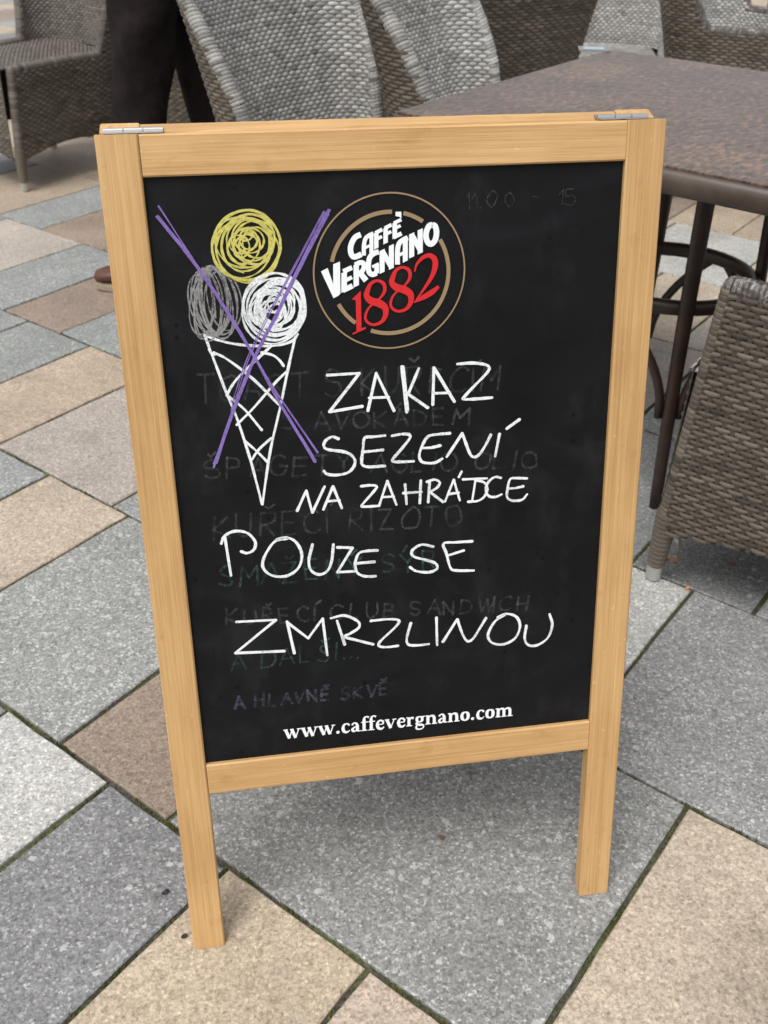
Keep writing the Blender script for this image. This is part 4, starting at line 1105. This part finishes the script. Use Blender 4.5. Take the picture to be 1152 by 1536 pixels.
# the visible side face runs to the right of the foot, the body lies behind it
lx, ly = min(c2, key=lambda c: c[0])
left_chair = place(sidechair, False, lx, ly, fl, 'shade-toned taupe woven chair with its empty seat showing, left of the person in dark trousers')
M_TAUPE_SHADE = rattan('shaded_taupe_rattan', (.035, .029, .024), (.21, .182, .158), .45)  # darker copy for the left chair: its shade is painted into the strands
for ch in left_chair.children:
    if ch.name.split('.')[0] in ('inner_weave', 'seat', 'wrapped_rim'):
        sl = ch.material_slots[0 if ch.name.startswith('wrapped') else 1]; sl.link = 'OBJECT'; sl.material = M_TAUPE_SHADE
place(armchair, False, *back_at(790, 20, 3.45, 118), 118, 'brown woven armchair turned away, behind the chair at the table edge')
place(sidechair, False, *back_at(905, 20, 4.7, -95), -95, 'pale grey woven chair standing beyond the far corner of the bistro table')
c5 = at_z(1050, 42, .61)[:2]; f5 = -30.0
c2 = [(c5[0] - local_corner(0, 0, f5, sx * .285, .20)[0], c5[1] - local_corner(0, 0, f5, sx * .285, .20)[1]) for sx in (-1, 1)]
x5, y5 = max(c2, key=lambda c: c[1])
place(armchair, False, x5, y5, f5, 'brown woven armchair with pale inside behind the bistro table, apart from the others')
place(armchair, False, -.62, 4.25, 70, 'dark brown woven armchair directly behind the person in dark trousers')
place(armchair, False, x5 + .62, y5 + .85, -150, 'woven armchair furthest beyond the bistro table, facing the other armchair')

# ------------------------------------------------------------------ person walking past, behind the sign
M_TROUSER = worn_brown('dark_trouser_cloth', (.007, .0055, .0055), (.028, .022, .021), .95)
M_JACKET = worn_brown('dark_jacket_cloth', (.008, .008, .010), (.018, .018, .022), .85)
M_SKIN = plain('skin', (.52, .33, .25), .55)
M_HAIR = plain('dark_hair', (.02, .014, .01), .6)
M_SHOE = worn_brown('brown_shoe_leather', (.06, .022, .012), (.13, .05, .03), .4)
M_SOLE = plain('pale_welt_sole', (.30, .24, .17), .7)
PX, PY = -.615, 3.06
person = empty('person', 'person in dark trousers and brown leather shoes walking behind the signboard', 'person', (PX, PY, 0))
def rings_mesh(name, rows, m, parent, n=20, fold=0.0, seed=0, capt=True, capb=True):
    """rows: (centre xyz, rx, ry); cloth folds by a small ripple"""
    r = random.Random(seed); ph = [r.uniform(0, 6) for _ in range(6)]; rings = []
    for i, (c, rx, ry) in enumerate(rows):
        R_ = []
        for k in range(n):
            a = 2 * math.pi * k / n
            w = 1 + fold * (math.sin(3 * a + ph[0] + i * .9) + .7 * math.sin(5 * a + ph[1] - i * 1.3) + .5 * math.sin(2 * a + ph[2] + i * 2.1))
            R_.append((c[0] + rx * w * math.cos(a), c[1] + ry * w * math.sin(a), c[2]))
        rings.append(R_)
    mb = MB(); lofted(mb, rings, capt, capb); o = mb.build(name, m, parent, smooth=True)
    sub = o.modifiers.new('sub', 'SUBSURF'); sub.levels = 1; sub.render_levels = 1
    return o
def lerp_rows(keys, n):
    out = []; zs = [k[0][2] for k in keys]
    for i in range(n):
        f = i / (n - 1) * (len(keys) - 1); a = min(int(f), len(keys) - 2); t = f - a; A, B = keys[a], keys[a + 1]
        out.append((tuple(A[0][q] * (1 - t) + B[0][q] * t for q in range(3)), A[1] * (1 - t) + B[1] * t, A[2] * (1 - t) + B[2] * t))
    return out
# body: one continuous skinned figure under the clothes, hands in the jacket pockets
verts = [(0, 0, .95), (0, 0, 1.12), (-.01, 0, 1.32), (-.01, 0, 1.45), (-.015, 0, 1.52), (-.03, 0, 1.63), (-.03, 0, 1.73),
         (-.02, -.09, .90), (-.085, -.085, .50), (-.13, -.08, .09), (.02, .09, .90), (.085, .085, .50), (.245, .08, .13),
         (-.01, -.18, 1.42), (.05, -.25, 1.16), (-.11, -.17, 1.0), (-.01, .18, 1.42), (.05, .25, 1.16), (-.11, .17, 1.0)]
edges = [(0, 1), (1, 2), (2, 3), (3, 4), (4, 5), (5, 6), (0, 7), (7, 8), (8, 9), (0, 10), (10, 11), (11, 12), (3, 13), (13, 14), (14, 15), (3, 16), (16, 17), (17, 18)]
rads = [.13, .12, .13, .09, .05, .085, .075, .08, .052, .036, .08, .052, .036, .055, .042, .036, .055, .042, .036]
me = bpy.data.meshes.new('body'); me.from_pydata(verts, edges, []); body = bpy.data.objects.new('body', me); COL.objects.link(body); body.parent = person
me.materials.append(M_SKIN)
sk = body.modifiers.new('skin', 'SKIN'); sk.use_smooth_shade = True
for i, v in enumerate(me.skin_vertices[0].data): v.radius = (rads[i], rads[i]); v.use_root = (i == 0)
ss = body.modifiers.new('sub', 'SUBSURF'); ss.levels = 2; ss.render_levels = 2
# trousers, legs in stride; the walker heads to -x
def leg_rows(hip, knee, ankle, rk):
    K_ = [((hip[0], hip[1], hip[2]), .108, .10), ((hip[0] * .6 + knee[0] * .4, hip[1] * .6 + knee[1] * .4, hip[2] * .6 + knee[2] * .4), .092, .092),
          (knee, rk, rk), ((knee[0] * .5 + ankle[0] * .5, knee[1] * .5 + ankle[1] * .5, knee[2] * .5 + ankle[2] * .5), rk * .98, rk * .95), (ankle, .084, .078)]
    return lerp_rows(K_, 22)
rings_mesh('trouser_leg', leg_rows((-.02, -.085, .93), (-.085, -.085, .50), (-.13, -.08, .055), .077), M_TROUSER, person, fold=.07, seed=1)
rings_mesh('trouser_leg', leg_rows((.02, .085, .93), (.085, .085, .50), (.25, .08, .09), .074), M_TROUSER, person, fold=.07, seed=2)
rings_mesh('trouser_seat', lerp_rows([((0, 0, .82), .12, .15), ((0, 0, .92), .135, .185), ((0, 0, 1.02), .13, .175)], 8), M_TROUSER, person, fold=.01)
rings_mesh('jacket', lerp_rows([((0, 0, .90), .155, .20), ((0, 0, 1.1), .145, .19), ((-.005, 0, 1.3), .15, .205), ((-.01, 0, 1.42), .125, .19), ((-.012, 0, 1.49), .075, .085), ((-.015, 0, 1.52), .062, .066)], 18), M_JACKET, person, fold=.018, seed=3)
for sg in (-1, 1):
    mb = MB(); tube(mb, smooth_path([(-.01, sg * .165, 1.43), (.03, sg * .225, 1.30), (.05, sg * .25, 1.16), (-.03, sg * .22, 1.06), (-.11, sg * .165, .99)], 5), list(np.interp(np.linspace(0, 1, 21), [0, .3, .6, 1], [.072, .066, .058, .05])), 14)
    mb.build('sleeve', M_JACKET, person, smooth=True)
# head details
def ellipsoid(mb, c, rx, ry, rz, nu=16, nv=10, zmin=-1.0):
    rings = []
    for k in range(nv + 1):
        s = max(zmin, -1) + (1 - max(zmin, -1)) * k / nv; s = min(.999, max(-.999, s)); q = math.sqrt(1 - s * s)
        rings.append([(c[0] + rx * q * math.cos(2 * math.pi * i / nu), c[1] + ry * q * math.sin(2 * math.pi * i / nu), c[2] + rz * s) for i in range(nu)])
    lofted(mb, rings)
mb = MB(); ellipsoid(mb, (-.018, 0, 1.685), .108, .09, .10, zmin=-.15); mb.build('hair', M_HAIR, person, smooth=True)
mb = MB(); tube(mb, [(-.115, 0, 1.675), (-.138, 0, 1.645), (-.115, 0, 1.635)], [.010, .014, .010], 8); mb.build('nose', M_SKIN, person, smooth=True)
for sg in (-1, 1):
    mb = MB(); ellipsoid(mb, (-.103, sg * .034, 1.68), .012, .013, .009); mb.build('eye', plain('eye_dark', (.05, .035, .03), .3), person, smooth=True)
    mb = MB(); ellipsoid(mb, (-.02, sg * .086, 1.655), .018, .010, .03); mb.build('ear', M_SKIN, person, smooth=True)
mb = MB(); tube(mb, [(-.108, -.026, 1.605), (-.122, 0, 1.607), (-.108, .026, 1.605)], [.005, .008, .005], 8); mb.build('mouth', plain('lips', (.4, .18, .16), .5), person, smooth=True)
def shoe(x, y, z, pitch, name='shoe'):
    secs = [(.075, .026, .055, .02), (.06, .036, .085, 0), (.02, .038, .09, 0), (-.03, .038, .075, 0), (-.08, .044, .06, 0), (-.13, .047, .05, 0), (-.17, .042, .042, 0), (-.195, .026, .034, 0)]
    mb = MB(); rings = []
    for (dx, hw_, hh_, _) in secs:
        R_ = []
        for k in range(14):
            a = 2 * math.pi * k / 14; R_.append((dx, hw_ * math.cos(a), .016 + max(0, (math.sin(a) * .5 + .5)) ** .8 * hh_))
        rings.append(R_)
    lofted(mb, rings)
    o = mb.build(name, M_SHOE, person, smooth=True); o.location = (x, y, z); o.rotation_euler = (0, pitch, 0)
    mb = MB(); rings = []
    for zz in (0, .016):
        rings.append([(dx, s * (hw_ + .004), zz + (.0 if dx > -.15 else .004)) for s in (1, -1) for (dx, hw_, h_, _) in (secs if s == 1 else secs[::-1])])
    lofted(mb, rings); mb.build('sole', M_SOLE, o)
    return o
shoe(-.085, -.08, .001, 0)
shoe(.265, .08, .035, -.28)

# ------------------------------------------------------------------ crumbs on the paving
def crumb(name, px, py, size, m, label, cat, seed, group=None):
    p = at_z(px, py, 0); r = random.Random(seed); b = bmesh.new(); bmesh.ops.create_icosphere(b, subdivisions=2, radius=1)
    for v in b.verts:
        k = r.uniform(.75, 1.15); v.co = (v.co.x * size * k * 1.3, v.co.y * size * k * .8, (v.co.z * .6 + .6) * size * k)
    me = bpy.data.meshes.new(name); b.to_mesh(me); b.free(); me.materials.append(m)
    o = bpy.data.objects.new(name, me); COL.objects.link(o); o.location = (p[0], p[1], .0005); o.rotation_euler = (0, 0, r.uniform(0, 6))
    tag(o, label, cat, group)
M_CRUMB = plain('orange_crumb', (.62, .28, .08), .6); M_GRIT = plain('dark_grit', (.02, .02, .022), .7); M_LEAF = plain('dry_leaf_bit', (.14, .075, .045), .8)
crumb('crumb', 1031, 884, .005, M_CRUMB, 'small orange crumb at a slab corner near the silver foot cap', 'crumb', 1)
crumb('leaf_scrap', 1098, 848, .005, M_LEAF, 'reddish dry leaf scrap in the shade under the near armchair', 'leaf', 2)
crumb('grit', 248, 1340, .0042, M_GRIT, 'black speck of grit on the dark grey slab beside the sign leg', 'grit', 3)
crumb('grit', 277, 1406, .0035, M_GRIT, 'black seed of grit on the beige slab by the sign foot', 'grit', 4)
crumb('leaf_scrap', 662, 1258, .0042, M_LEAF, 'tiny brown leaf scrap on the grey slab beneath the sign', 'leaf', 5)
